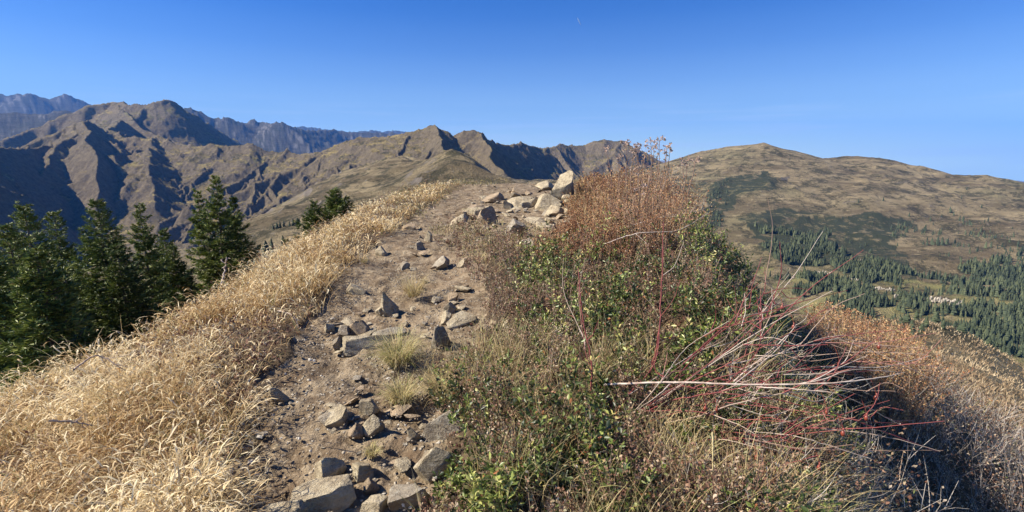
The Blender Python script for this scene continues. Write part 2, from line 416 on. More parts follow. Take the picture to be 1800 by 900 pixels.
m6 = ridge('rounded brown peaks beyond the rocky path crest', [(945, 262, 3100), (965, 257, 3200), (987, 250, 3300), (1005, 254, 3350), (1030, 252, 3400), (1050, 245, 3400), (1062, 241, 3400), (1075, 243, 3400), (1092, 243, 3400), (1105, 252, 3450), (1125, 262, 3500), (1150, 275, 3500), (1172, 286, 3500), (1200, 300, 3500)], .95, dict(gap=260, length=600, drop=.55, sub=2), side=(1, .3), seed=14, H=1200)
ridge('jagged grey blue mountains behind the shaded slope on the left', [(290, 200, 8500), (320, 190, 8500), (333, 187, 8500), (340, 191, 8500), (352, 193, 8500), (362, 198, 8500), (380, 205, 8500), (390, 207, 8400), (396, 202, 8400), (400, 202, 8400), (403, 211, 8400), (420, 210, 8800), (430, 212, 8800), (443, 208, 8800), (460, 212, 8800), (480, 216, 8400), (490, 211, 8200), (505, 216, 8200), (525, 222, 8300), (545, 228, 8500), (590, 225, 9500), (620, 227, 9500), (660, 229, 9500), (720, 232, 9500), (800, 250, 9500)],
      .7, dict(gap=450, length=1500, drop=.42, sub=2), side=(1, .3), seed=15, H=1500)
ridge('faint snowy range on the horizon between the ridges', [(500, 226, 17000), (528, 219, 17000), (545, 221, 17000), (570, 225, 17000), (620, 230, 17000), (655, 226, 17000), (670, 229, 17000), (690, 227, 17000), (760, 240, 17000)], .6, dict(gap=1100, length=2200, drop=.4, sub=1), seed=16, H=2500)

m8 = ridge('long rounded tan hill across the valley on the right with a small peak and a stepped shoulder', [(1130, 306, 2300), (1175, 285, 2280), (1200, 276, 2250), (1235, 265, 2200), (1280, 257, 2150), (1315, 254, 2100), (1330, 253, 2100), (1340, 250, 2080), (1347, 256, 2100), (1362, 257, 2120), (1378, 260, 2150), (1400, 265, 2200), (1440, 278, 2250), (1455, 277, 2250), (1480, 274, 2250), (1510, 274, 2250), (1550, 277, 2250), (1572, 281, 2240), (1585, 284, 2230), (1591, 290, 2200), (1618, 291, 2200), (1624, 297, 2180), (1632, 303, 2160), (1655, 305, 2200), (1700, 309, 2200), (1720, 307, 2200), (1745, 307, 2200), (1755, 310, 2200), (1790, 315, 2200), (1796, 319, 2200), (1850, 324, 2200), (1920, 330, 2200)],
      .36, None, seed=81, H=900)

def mountains(X, Y, Z, OWNER, az_axis):
    """raise the polar grid Z (rows r, columns azimuth) to the ridge skeletons"""
    rmax = np.hypot(X, Y)[:, 0]
    for (x0, y0, z0, x1, y1, z1, s, ow, H) in SEG:
        mj = np.searchsorted(rmax, math.hypot(x0, y0)); mi = np.searchsorted(az_axis, math.atan2(x0, y0))
        drop = max(z0, z1) - Z0[min(mj, len(rmax) - 1), min(mi, len(az_axis) - 1)]
        if drop <= -40: continue
        reach = 60 + 1.45 * drop / s + (900 if s < .4 else 0)
        a0, a1 = math.atan2(x0, y0), math.atan2(x1, y1); r0 = math.hypot(x0, y0); r1 = math.hypot(x1, y1)
        da = reach / min(r0, r1)
        c0 = np.searchsorted(az_axis, min(a0, a1) - da); c1 = np.searchsorted(az_axis, max(a0, a1) + da)
        q0 = np.searchsorted(rmax, min(r0, r1) - reach); q1 = np.searchsorted(rmax, max(r0, r1) + reach)
        if c1 <= c0 or q1 <= q0: continue
        x = WX[q0:q1, c0:c1]; y = WY[q0:q1, c0:c1]
        dx, dy = x1 - x0, y1 - y0; L2 = dx * dx + dy * dy + 1e-6
        t = ((x - x0) * dx + (y - y0) * dy) / L2
        np.clip(t, 0, 1, out=t)
        d = np.sqrt((x - x0 - t * dx) ** 2 + (y - y0 - t * dy) ** 2)
        h = z0 + t * (z1 - z0) - H * (1 - np.exp(-s * d / H))
        zz = Z[q0:q1, c0:c1]; m = h > zz
        zz[m] = h[m]; OWNER[q0:q1, c0:c1][m] = ow

DET = 0.95
NAZ = int(1500 * DET)
az_axis = np.radians(np.linspace(-56, 56, NAZ))
rows = np.concatenate([np.geomspace(26, 400, int(110 * DET), endpoint=False), np.geomspace(400, 1500, int(190 * DET), endpoint=False), np.geomspace(1500, 5400, int(430 * DET), endpoint=False), np.geomspace(5400, 30000, int(150 * DET))])
AZ, RR = np.meshgrid(az_axis, rows)
RR = RR.astype(np.float32); AZ = AZ.astype(np.float32)
X = RR * np.sin(AZ); Y = RR * np.cos(AZ)
# smooth base evaluated on a coarse polar grid and interpolated
def base_grid(az_axis, rows):
    ca = np.linspace(az_axis[0], az_axis[-1], 260); cl = np.linspace(np.log(rows[0]), np.log(rows[-1]), 260)
    A, Lr = np.meshgrid(ca, cl); r = np.exp(Lr)
    e = ground_raw(r * np.sin(A), r * np.cos(A)) / r
    fi = (az_axis - ca[0]) / (ca[1] - ca[0]); i = np.clip(fi.astype(int), 0, 258); fi = fi - i
    fj = (np.log(rows) - cl[0]) / (cl[1] - cl[0]); j = np.clip(fj.astype(int), 0, 258); fj = (fj - j)[:, None]
    e0 = e[j][:, i] * (1 - fi) + e[j][:, i + 1] * fi
    e1 = e[j + 1][:, i] * (1 - fi) + e[j + 1][:, i + 1] * fi
    return (e0 * (1 - fj) + e1 * fj) * rows[:, None]
Z = base_grid(az_axis, rows)
fade = smooth(40, 500, RR)
warp = 26.0
WX = X + fade * (warp * fbm(X / 210, Y / 210, 4, 31) + 0.004 * RR * pnoise(X / 90, Y / 90, 77))
WY = Y + fade * (warp * fbm(X / 210, Y / 210, 4, 57) + 0.004 * RR * pnoise(X / 90, Y / 90, 99))
# hill relief: shallow gullies and terracettes
amp = smooth(80, 560, RR)
Z += amp * (16 * fbm(X / 420, Y / 420, 5, 5) + 9 * (ridged(X / 170, Y / 170, 4, 9) - 1)) + smooth(30, 120, RR) * (1 - amp) * 2.2 * fbm(X / 60, Y / 60, 4, 3)
OWNER = np.zeros(Z.shape, np.int16)
Zb = Z.copy(); Z0 = Zb
mountains(X, Y, Z, OWNER, az_axis)
above = np.clip((Z - Zb) / 60.0, 0, 1)
oamp = np.ones(len(OWN) + 1, np.float32); oamp[m2] = .45; oamp[m3] = .6; oamp[m8] = .1; oamp[[1, 2, m8 - 2, m8 - 1]] = .5; oamp[m6] = .6; oamp[m5] = .75
Z += above * oamp[OWNER] * (5 * fbm(X / 45, Y / 45, 3, 41) + 16 * (ridged(WX / 170, WY / 170, 6, 47, .62) - 1.5)) * np.clip(RR / 3000, .6, 2)
print('far grid', round(time.time() - T0, 1))

def far_height(x, y):
    """height of the built far ground by bilinear lookup"""
    az = np.arctan2(x, y); r = np.hypot(x, y)
    i = np.clip((az - az_axis[0]) / (az_axis[1] - az_axis[0]), 0, NAZ - 1.001); j = np.clip(np.interp(r, rows, np.arange(len(rows))), 0, len(rows) - 1.001)
    i0 = i.astype(int); j0 = j.astype(int); fi = i - i0; fj = j - j0
    return (Z[j0, i0] * (1 - fi) + Z[j0, i0 + 1] * fi) * (1 - fj) + (Z[j0 + 1, i0] * (1 - fi) + Z[j0 + 1, i0 + 1] * fi) * fj

# where each far grid point is seen from the photo position: used to lay out woods and shrub patches
def in_poly(u, v, poly):
    u = np.asarray(u); v = np.asarray(v); c = np.zeros(u.shape, bool)
    n = len(poly)
    for i in range(n):
        (x0, y0), (x1, y1) = poly[i], poly[(i + 1) % n]
        if y0 == y1: continue
        c ^= ((y0 > v) != (y1 > v)) & (u < (x1 - x0) * (v - y0) / (y1 - y0) + x0)
    return c
FOREST = [  # plan areas of spruce forest, given by the sight lines to their corners
 [(1335, 395), (1380, 412), (1440, 412), (1475, 445), (1540, 462), (1590, 475), (1640, 490), (1700, 497), (1720, 520), (1690, 530), (1640, 500), (1560, 492), (1530, 500), (1480, 480), (1420, 470), (1370, 470)],
 [(1360, 478), (1420, 492), (1500, 500), (1540, 520), (1600, 560), (1640, 590), (1560, 600), (1480, 560), (1400, 530)],
 [(1575, 520), (1640, 530), (1700, 545), (1740, 500), (1770, 505), (1860, 520), (1860, 680), (1790, 640), (1700, 600), (1620, 570)],
 [(1690, 480), (1750, 455), (1840, 470), (1840, 560), (1740, 540)],
]
SPARSE = [
 [(1680, 370), (1720, 380), (1780, 430), (1840, 450), (1840, 520), (1760, 500), (1700, 450)],
 [(1550, 390), (1640, 410), (1720, 450), (1760, 500), (1700, 500), (1660, 460), (1570, 420)],
 [(1380, 480), (1720, 495), (1720, 560), (1560, 560)],
 [(1235, 360), (1275, 300), (1285, 310), (1270, 350), (1262, 400), (1240, 400)],
]
SCRUB = [
 [(1310, 370), (1400, 372), (1460, 385), (1540, 372), (1600, 390), (1600, 420), (1560, 440), (1600, 470), (1640, 492), (1560, 500), (1420, 460), (1330, 430)],
 [(1240, 320), (1360, 300), (1370, 330), (1300, 340), (1260, 400), (1235, 400)],
]
def area_mask(U, Vv, polys):
    m = np.zeros(U.shape, bool)
    for p_ in polys: m |= in_poly(U, Vv, p_)
    return m
dome_y = Y > 1
U, Vv = project(X, np.where(dome_y, Y, 1), Z)
onhill = (OWNER == 0) & (RR > 300) & (RR < 2100) & dome_y
jitU = U + 40 * fbm(X / 90, Y / 90, 4, 71); jitV = Vv + 14 * fbm(X / 90, Y / 90, 4, 73)
wood = area_mask(jitU, jitV, FOREST) & onhill
wood_n = fbm(X / 55, Y / 55, 4, 71) + .12 * pnoise(X / 14, Y / 14, 72)
forest_m = (wood * smooth(-.10, .0, wood_n)).astype(np.float32)
meadow_m = (area_mask(U + 60 * fbm(X / 90, Y / 90, 3, 171), Vv, [[(1340, 470), (1500, 480), (1800, 520), (1860, 700), (1560, 620), (1380, 540)]]) & onhill).astype(np.float32)
scrub_m = (area_mask(jitU, jitV, SCRUB) & onhill).astype(np.float32)
# steepness for rock
gy = np.gradient(Z, axis=0) / np.gradient(RR, axis=0); gx = np.gradient(Z, axis=1) / (RR * (az_axis[1] - az_axis[0]))
steep = np.hypot(gx, gy).astype(np.float32)

def far_mat(name, grass_a, grass_b, green, rock, scrub=(.06, .07, .042)):
    M = NT(name, .95, .1)
    p_ = M.pos()
    big = M.noise(p_, .0022, 6, .6); mid = M.noise(p_, .012, 6, .65); fine = M.noise(p_, .07, 5, .7)
    pz = M.pos((.004, .004, .045)); contour = M.noise(pz, 1.0, 6, .7, .6)      # bands that follow the contours
    c = M.mix(M.ramp(mid, [(.38, 0), (.62, 1)]), grass_a, grass_b)
    c = M.mix(M.ramp(big, [(.5, 0), (.64, .7)]), c, green)
    c = M.mix(M.ramp(contour, [(.44, 0), (.58, .75)]), c, (grass_b[0] * .52, grass_b[1] * .5, grass_b[2] * .5))
    dark = M.ramp(M.noise(p_, .022, 8, .8), [(.49, 0), (.56, .85)])
    c = M.mix(dark, c, (.06, .058, .032))
    pale = M.ramp(M.noise(p_, .05, 8, .8), [(.55, 0), (.63, .6)])
    c = M.mix(pale, c, tuple(min(1, x * 1.35) for x in grass_a))
    st = M.attr('steep').outputs['Fac']
    rk = M.math('ADD', st, M.math('MULTIPLY', M.math('SUBTRACT', fine, .5), .9))
    rk = M.ramp(M.math('MULTIPLY', rk, .8), [(.52, 0), (.68, .85)])
    rc = M.mix(M.ramp(fine, [(.35, 0), (.65, 1)]), rock, tuple(x * .5 for x in rock))
    c = M.mix(rk, c, rc)
    sm = M.attr('scrub').outputs['Fac']
    sf = M.math('MULTIPLY', sm, M.ramp(M.noise(p_, .035, 6, .7), [(.36, 0), (.5, 1)]))
    c = M.mix(sf, c, scrub)
    md = M.math('MULTIPLY', M.attr('meadow').outputs['Fac'], M.ramp(M.noise(p_, .018, 6, .7), [(.42, 0), (.58, .8)]))
    c = M.mix(md, c, (.34, .32, .13))
    fm = M.math('MULTIPLY', M.attr('forest').outputs['Fac'], .85)
    c = M.mix(fm, c, (.05, .06, .035))
    M.color(c)
    h = M.math('ADD', M.noise(p_, .05, 8, .75), M.math('MULTIPLY', M.noise(p_, .4, 4, .7), .3))
    M.bump(h, 1.0, 16.0)
    return M.m
mat_hill = far_mat('dry_hillside', (.40, .32, .185), (.25, .20, .115), (.22, .21, .10), (.36, .31, .26))
mat_mtn = far_mat('brown_mountain', (.41, .32, .13), (.21, .165, .07), (.17, .18, .06), (.25, .20, .135))
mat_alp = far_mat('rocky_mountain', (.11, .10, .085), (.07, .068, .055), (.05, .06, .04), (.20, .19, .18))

def emit_owner(ow, name, mat, label):
    fo = OWNER[:-1, :-1]
    if ow == 0: sel = fo == 0
    else: sel = fo == ow
    if sel.sum() < 30: return None
    j, i = np.nonzero(sel)
    a = j * NAZ + i
    Fc = np.c_[a, a + 1, a + NAZ + 1, a + NAZ]
    used, inv = np.unique(Fc, return_inverse=True)
    Fc = inv.reshape(Fc.shape)
    Fc = Fc[:, ::-1].copy()
    V = np.c_[X.ravel()[used], Y.ravel()[used], Z.ravel()[used]]
    o = mesh_obj(name, V, Fc, mat, attrs={'steep': steep.ravel()[used], 'scrub': scrub_m.ravel()[used], 'forest': forest_m.ravel()[used], 'meadow': meadow_m.ravel()[used]})
    tag(o, label, 'hillside' if ow == 0 else 'mountain', None, 'structure')
    return o
emit_owner(0, 'hillside', mat_hill, 'tan grassy hillsides and valleys falling away on both sides of the crest')
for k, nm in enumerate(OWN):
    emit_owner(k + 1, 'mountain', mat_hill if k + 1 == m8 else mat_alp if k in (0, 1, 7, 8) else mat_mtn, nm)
print('far built', round(time.time() - T0, 1))

# ---- the air
def haze_box():
    x0, x1, y0, y1, z0, z1 = -34000, 34000, -6000, 34000, -2500, 2600
    V = [(x, y, z) for z in (z0, z1) for y in (y0, y1) for x in (x0, x1)]
    Fc = [(0, 2, 3, 1), (4, 5, 7, 6), (0, 1, 5, 4), (2, 6, 7, 3), (0, 4, 6, 2), (1, 3, 7, 5)]
    m = bpy.data.materials.new('haze'); m.use_nodes = True
    t = m.node_tree; t.nodes.clear()
    o_ = t.nodes.new('ShaderNodeOutputMaterial'); pv = t.nodes.new('ShaderNodeVolumePrincipled')
    pv.inputs['Color'].default_value = (.10, .34, 1.0, 1)
    pv.inputs['Density'].default_value = 3.0e-5
    pv.inputs['Anisotropy'].default_value = 0.0
    t.links.new(pv.outputs[0], o_.inputs['Volume'])
    o = mesh_obj('haze', np.array(V, float), np.array(Fc), m, smooth_sh=False)
    tag(o, 'thin blue air that fades the far mountains', 'haze', None, 'stuff')
haze_box()
# ================================================================== near ground
def near_detail(x, y):
    return 0.035 * fbm(x / .9, y / .9, 4, 201) + .02 * fbm(x / .22, y / .22, 3, 207)
# path outline in the photograph, left and right edge, from near to far
PATH = [(390, 960), (395, 860), (405, 780), (430, 700), (475, 640), (535, 575), (565, 520), (610, 465), (665, 425), (700, 395), (750, 362), (790, 340), (815, 322), (860, 314),
        (900, 317), (980, 320), (1060, 318), (1075, 335), (1040, 380), (960, 420), (900, 425), (850, 455), (850, 500), (860, 560), (830, 600), (775, 640), (770, 700), (790, 760), (790, 830), (760, 960)]
NR_AZ = 1100; NR_R = 620
naz = np.radians(np.linspace(-100, 100, NR_AZ)); nr = np.geomspace(0.7, 46, NR_R)
GA, GR = np.meshgrid(naz, nr)
GX_, GY_ = GR * np.sin(GA), GR * np.cos(GA) - 0.0
def ground_coarse(x, y):
    return ground_raw(x, y)
# evaluate the splines on a lattice once, then look heights up
LX = np.linspace(-50, 50, 501); LY = np.linspace(-6, 50, 281)
lx, ly = np.meshgrid(LX, LY)
LZ = ground_raw(lx, ly)
fx_ = np.linspace(-8, 10, 361); fy_ = np.linspace(-2, 18, 401)
lx2, ly2 = np.meshgrid(fx_, fy_)
LZ2 = ground_raw(lx2, ly2)
def bil(Xa, Ya, Zg, x, y):
    i = np.clip((x - Xa[0]) / (Xa[1] - Xa[0]), 0, len(Xa) - 1.001); j = np.clip((y - Ya[0]) / (Ya[1] - Ya[0]), 0, len(Ya) - 1.001)
    i0 = i.astype(int); j0 = j.astype(int); fi = i - i0; fj = j - j0
    return (Zg[j0, i0] * (1 - fi) + Zg[j0, i0 + 1] * fi) * (1 - fj) + (Zg[j0 + 1, i0] * (1 - fi) + Zg[j0 + 1, i0 + 1] * fi) * fj
def G(x, y):
    """ground height of the near terrain (numbers or arrays)"""
    x = np.asarray(x, float); y = np.asarray(y, float)
    z = bil(LX, LY, LZ, x, y)
    k = smooth(0, 1, np.minimum.reduce([x + 8, 10 - x, y + 2, 18 - y]))
    z = z * (1 - k) + k * bil(fx_, fy_, LZ2, x, y)
    return z + near_detail(x, y)
def hit(u, v, r0=1.2, r1=44.0, n=500, down=0.0):
    """first meeting of a sight line with the near ground -> (x, y, z)"""
    a, y, z = ray(u, v)
    a = np.atleast_1d(a); y = np.atleast_1d(y) * np.ones_like(a); z = np.atleast_1d(z) * np.ones_like(a)
    h = np.hypot(a, y)
    rs = np.geomspace(r0, r1, n)
    P = rs[None] / h[:, None]
    xs, ys, zs = a[:, None] * P, y[:, None] * P, z[:, None] * P
    below = zs < G(xs, ys) + down
    k = np.where(below.any(1), below.argmax(1), n - 1)
    i = np.arange(len(a))
    o = np.c_[xs[i, k], ys[i, k], G(xs[i, k], ys[i, k])]
    return o
GZ = G(GX_, GY_)
ok = GY_ > .3
PU, PV = project(GX_, np.where(ok, GY_, .3), GZ)
PU = np.where(ok, PU, 560 + 900 * GX_ / 1.6); PV = np.where(ok, PV, 950)
# soft path mask with a ragged border
ju = 46 * fbm(GX_ / .4, GY_ / .4, 4, 301) * np.clip(3 / GR, .15, 1.5)
path_m = in_poly(PU + ju, PV + ju * .4, PATH) & (GR < 22)
path_m |= (GY_ <= 2.0) & (np.abs(GX_ + .45 + .2 * GY_) < .55 + .15 * pnoise(GX_ / .4, GY_ / .4))
path_m = path_m.astype(np.float32)
for _ in range(2):
    path_m[1:-1, 1:-1] = (path_m[1:-1, 1:-1] * 2 + path_m[:-2, 1:-1] + path_m[2:, 1:-1] + path_m[1:-1, :-2] + path_m[1:-1, 2:]) / 6
GZ = GZ - .03 * path_m + path_m * (.02 * fbm(GX_ / .12, GY_ / .12, 3, 311) + .05 * (ridged(GX_ / .55 + GY_ / 1.1, GY_ / .4, 3, 313) - .9) * .5)
print('near grid', round(time.time() - T0, 1))

M = NT('trail_ground', .95, .15)
p_ = M.pos()
n1 = M.noise(p_, 1.1, 6, .6); n2 = M.noise(p_, 7, 6, .7); n3 = M.noise(p_, 45, 4, .7)
dirt = M.mix(M.ramp(n1, [(.35, 0), (.65, 1)]), (.20, .145, .09), (.092, .066, .041))
dirt = M.mix(M.ramp(n2, [(.42, 0), (.60, .8)]), dirt, (.33, .26, .17))
dirt = M.mix(M.ramp(n3, [(.55, 0), (.72, .7)]), dirt, (.50, .43, .32))
dirt = M.mix(M.ramp(M.noise(p_, 3.2, 6, .75), [(.40, .7), (.50, 0)]), dirt, (.12, .08, .048))
dirt = M.mix(M.ramp(n3, [(.28, .55), (.42, 0)]), dirt, (.07, .05, .035))
soil = M.mix(M.ramp(n2, [(.35, 0), (.65, 1)]), (.045, .032, .02), (.12, .085, .05))
turf = M.mix(M.ramp(M.noise(p_, .5, 6, .6), [(.4, 0), (.6, 1)]), (.22, .16, .085), (.13, .10, .05))
vo = M.n('TexVoronoi'); vo.inputs['Scale'].default_value = 26; vo.feature = 'F1'; M.l(M.pos(), vo.inputs['Vector'])
peb = M.ramp(vo.outputs['Distance'], [(.18, 1), (.34, 0)])
pm = M.math('MULTIPLY', peb, M.ramp(M.noise(p_, 2.2, 4, .6), [(.46, 0), (.58, 1)]))
dirt = M.mix(pm, dirt, M.mix(M.ramp(vo.outputs['Color'], [(.2, 0), (.9, 1)]), (.30, .26, .20), (.50, .45, .36)))
far_ = M.attr('far').outputs['Fac']
base = M.mix(far_, soil, turf)
pf = M.attr('path').outputs['Fac']
pf = M.ramp(M.math('ADD', pf, M.math('MULTIPLY', M.math('SUBTRACT', n2, .5), .8)), [(.4, 0), (.6, 1)])
M.color(M.mix(pf, base, dirt))
hh = M.math('ADD', M.math('MULTIPLY', n2, .7), M.math('ADD', M.math('MULTIPLY', n3, .22), M.math('MULTIPLY', pm, .35)))
M.bump(hh, 1.0, .06)
mat_ground = M.m
V = np.c_[GX_.ravel(), GY_.ravel(), GZ.ravel()]
jj, ii = np.meshgrid(np.arange(NR_R - 1), np.arange(NR_AZ - 1), indexing='ij')
a = (jj * NR_AZ + ii).ravel()
Fg = np.c_[a, a + NR_AZ, a + NR_AZ + 1, a + 1]
cen = len(V)
V = np.vstack([V, [[0, 0, G(0, 0)]]])
o = mesh_obj('ground', V, Fg, mat_ground, attrs={'path': np.append(path_m.ravel(), 1), 'far': np.append(smooth(9, 20, GR).ravel(), 0)})
tag(o, 'mountain crest with a trodden stony dirt path between dry grass and shrubs', 'ground', None, 'structure')
# back part of the crest behind the photographer
bx, by = np.meshgrid(np.linspace(-46, 46, 160), np.linspace(-12, 0.9, 60))
keep = (np.hypot(bx, by) > .0)
bz = G(bx, by) - .06
bi = np.arange(160 * 60).reshape(60, 160)
Fb = np.c_[bi[:-1, :-1].ravel(), bi[:-1, 1:].ravel(), bi[1:, 1:].ravel(), bi[1:, :-1].ravel()]
o = mesh_obj('ground', np.c_[bx.ravel(), by.ravel(), bz.ravel()], Fb, mat_ground, attrs={'path': (np.abs(bx + .45) < .6).ravel().astype(float), 'far': smooth(4, 10, np.hypot(bx, by)).ravel()})
tag(o, 'crest behind the photographer, dirt and dry turf', 'ground', None, 'structure')
# ================================================================== plants: generators
def norm(v): return v / (np.linalg.norm(v, axis=-1, keepdims=True) + 1e-9)
class Heap:
    """collects pieces of one mesh"""
    def __init__(s): s.V = []; s.Fq = []; s.Ft = []; s.A = {}; s.n = 0
    def add(s, V, Fq=None, Ft=None, **attrs):
        V = V.reshape(-1, 3)
        if Fq is not None: s.Fq.append(Fq.reshape(-1, 4) + s.n)
        if Ft is not None: s.Ft.append(Ft.reshape(-1, 3) + s.n)
        for k, a in attrs.items(): s.A.setdefault(k, []).append(np.broadcast_to(a, (len(V),)) if np.ndim(a) == 0 else a.ravel())
        s.V.append(V); s.n += len(V)
    def build(s, name, mat, parent=None, smooth_sh=True, link=True):
        fs = []
        if s.Fq: fs.append(np.concatenate(s.Fq))
        if s.Ft: fs.append(np.concatenate(s.Ft))
        return mesh_obj(name, np.concatenate(s.V), fs, mat, parent, {k: np.concatenate(v) for k, v in s.A.items()}, smooth_sh, link)

def blades(H, root, length, width, az, lean, curl, tint, K=4, wprof=None, wob=.25, r=rng):
    """curved ribbons; every argument an array over the blades"""
    N = len(root)
    t = np.linspace(0, 1, K + 1)
    th = lean[:, None] + curl[:, None] * t[None] ** 1.5
    azz = az[:, None] + (r.normal(size=N) * wob)[:, None] * t[None] * 3
    seg = (length / K)[:, None]
    dx = np.sin(th) * np.sin(azz) * seg; dy = np.sin(th) * np.cos(azz) * seg; dz = np.cos(th) * seg
    P = np.stack([dx, dy, dz], -1)
    C = np.concatenate([np.zeros((N, 1, 3)), np.cumsum(P[:, :-1], 1)], 1) + root[:, None]
    tw = r.uniform(0, math.pi, N)[:, None] + t[None] * r.normal(size=N)[:, None]
    side = np.stack([np.cos(tw), np.sin(tw), np.zeros_like(tw)], -1)
    if wprof is None: wprof = np.clip(1.15 - t ** 2.2, .12, 1)
    ww = (width[:, None] * wprof[None])[..., None] * .5
    V = np.stack([C - side * ww, C + side * ww], 2)          # N,K+1,2,3
    b = (np.arange(N) * (K + 1) * 2)[:, None] + (np.arange(K) * 2)[None]
    Fq = np.stack([b, b + 1, b + 3, b + 2], -1)
    H.add(V, Fq, tint=np.repeat(tint, (K + 1) * 2), along=np.tile(np.repeat(t, 2), N))
    return C
def leaves(H, base, d, length, width, tint, r=rng, fold=.25):
    N = len(base)
    d = norm(d)
    q = norm(np.cross(d, r.normal(size=(N, 3))))
    n = np.cross(q, d)
    mid = base + d * (length * .55)[:, None]
    ml = mid + q * (width * .5)[:, None] + n * (width * fold)[:, None]
    mr = mid - q * (width * .5)[:, None] + n * (width * fold)[:, None]
    tip = base + d * length[:, None]
    V = np.stack([base, ml, tip, mr], 1)
    b = np.arange(N) * 4
    Ft = np.concatenate([np.c_[b, b + 1, b + 2], np.c_[b, b + 2, b + 3]])
    H.add(V, None, Ft, tint=np.repeat(tint, 4), along=np.tile([0, .5, 1, .5], N).astype(float))
def tube(H, pts, rad, sides=6, tint=.5):
    pts = np.asarray(pts, float); rad = np.broadcast_to(rad, (len(pts),))
    T = norm(np.gradient(pts, axis=0))
    ref = np.array([.13, .31, .94]); A = norm(np.cross(T, ref)); B = np.cross(T, A)
    an = np.arange(sides) * 2 * math.pi / sides
    ring = pts[:, None] + rad[:, None, None] * (np.cos(an)[None, :, None] * A[:, None] + np.sin(an)[None, :, None] * B[:, None])
    n = len(pts); b = (np.arange(n - 1) * sides)[:, None] + np.arange(sides)[None]; c = (np.arange(n - 1) * sides)[:, None] + ((np.arange(sides) + 1) % sides)[None]
    Fq = np.stack([b, c, c + sides, b + sides], -1)
    H.add(ring, Fq, tint=tint, along=np.repeat(np.linspace(0, 1, n), sides))
def curve(P, n=24):
    """smooth curve through control points (Catmull-Rom)"""
    P = np.asarray(P, float); P = np.vstack([2 * P[0] - P[1], P, 2 * P[-1] - P[-2]]); o = []
    m = len(P) - 3
    for t in np.linspace(0, m - 1e-6, n):
        i = int(t); f = t - i; a, b, c, d = P[i:i + 4]
        o.append(.5 * ((2 * b) + (c - a) * f + (2 * a - 5 * b + 4 * c - d) * f * f + (3 * b - a - 3 * c + d) * f ** 3))
    return np.array(o)

def plant_mat(name, stops, rough=.7, trans=.25, tip=None, spec=.25):
    M = NT(name, rough, spec)
    f = M.attr('tint').outputs['Fac']
    c = M.ramp(f, stops)
    if tip:
        al = M.attr('along').outputs['Fac']
        c = M.mix(M.ramp(al, [(.35, 0), (1, .8)]), c, tip)
    M.color(c)
    tr = M.n('BsdfTranslucent'); M.l(c, tr.inputs[0])
    mx = M.n('MixShader'); mx.inputs[0].default_value = trans
    M.l(M.b.outputs[0], mx.inputs[1]); M.l(tr.outputs[0], mx.inputs[2]); M.l(mx.outputs[0], M.out.inputs[0])
    return M.m
mat_gold = plant_mat('dry_golden_grass', [(0, (.13, .06, .025)), (.22, (.31, .17, .06)), (.5, (.55, .375, .17)), (.75, (.75, .57, .30)), (.95, (.88, .75, .48)), (1, (.24, .25, .08))], .6, .3)
mat_straw = plant_mat('straw_grass', [(0, (.28, .16, .08)), (.3, (.45, .34, .16)), (.6, (.60, .50, .27)), (.85, (.42, .40, .15)), (1, (.22, .27, .08))], .6, .3)
mat_green = plant_mat('evergreen_leaves', [(0, (.022, .035, .012)), (.35, (.055, .085, .02)), (.65, (.17, .215, .045)), (.85, (.36, .39, .10)), (.96, (.48, .46, .16)), (1, (.30, .12, .05))], .42, .2, spec=.45)
mat_heath = plant_mat('withered_heath_leaves', [(0, (.08, .035, .025)), (.3, (.17, .08, .05)), (.55, (.28, .16, .10)), (.75, (.40, .30, .19)), (.9, (.55, .45, .34)), (1, (.12, .14, .04))], .6, .2)
mat_russet = plant_mat('russet_shrub', [(0, (.10, .04, .025)), (.35, (.25, .105, .05)), (.65, (.44, .235, .11)), (.85, (.60, .41, .22)), (1, (.22, .19, .08))], .7, .2)
mat_twig = plant_mat('bare_twigs', [(0, (.10, .055, .04)), (.4, (.24, .16, .12)), (.7, (.42, .33, .26)), (1, (.62, .54, .46))], .75, 0.0)
mat_redtwig = plant_mat('red_thorny_stems', [(0, (.10, .02, .025)), (.5, (.20, .045, .045)), (.8, (.27, .09, .075)), (1, (.40, .24, .18))], .55, 0.0)
mat_grey = plant_mat('grey_twigs', [(0, (.11, .09, .08)), (.5, (.26, .23, .20)), (.85, (.42, .38, .33)), (1, (.40, .24, .14))], .8, 0.0)
mat_moss = plant_mat('low_alpine_turf', [(0, (.12, .10, .04)), (.4, (.26, .22, .09)), (.7, (.36, .30, .13)), (.9, (.16, .20, .05)), (1, (.36, .17, .08))], .7, .2)

# ---- where everything grows: plan areas, given by the sight lines to their outlines
LEFT = [(-400, 1100), (-400, 500), (0, 600), (300, 520), (560, 380), (720, 312), (830, 312), (812, 322), (790, 340), (750, 362), (700, 395), (665, 425), (610, 465), (565, 520), (535, 575), (475, 640), (430, 700), (405, 780), (395, 860), (385, 960), (380, 1100)]
def scatter(n, az0=-75, az1=75, r0=1.1, r1=24, r=rng):
    a = np.radians(r.uniform(az0, az1, n)); q = np.exp(r.uniform(math.log(r0), math.log(r1), n))
    x, y = q * np.sin(a), q * np.cos(a)
    z = G(x, y)
    u, v = project(x, np.maximum(y, .4), z)
    u = np.where(y > .4, u, np.sign(x) * 4000)
    return x, y, z, u, v, q
def jit(x, y, a, s, seed):
    return a * fbm(x / s, y / s, 3, seed)

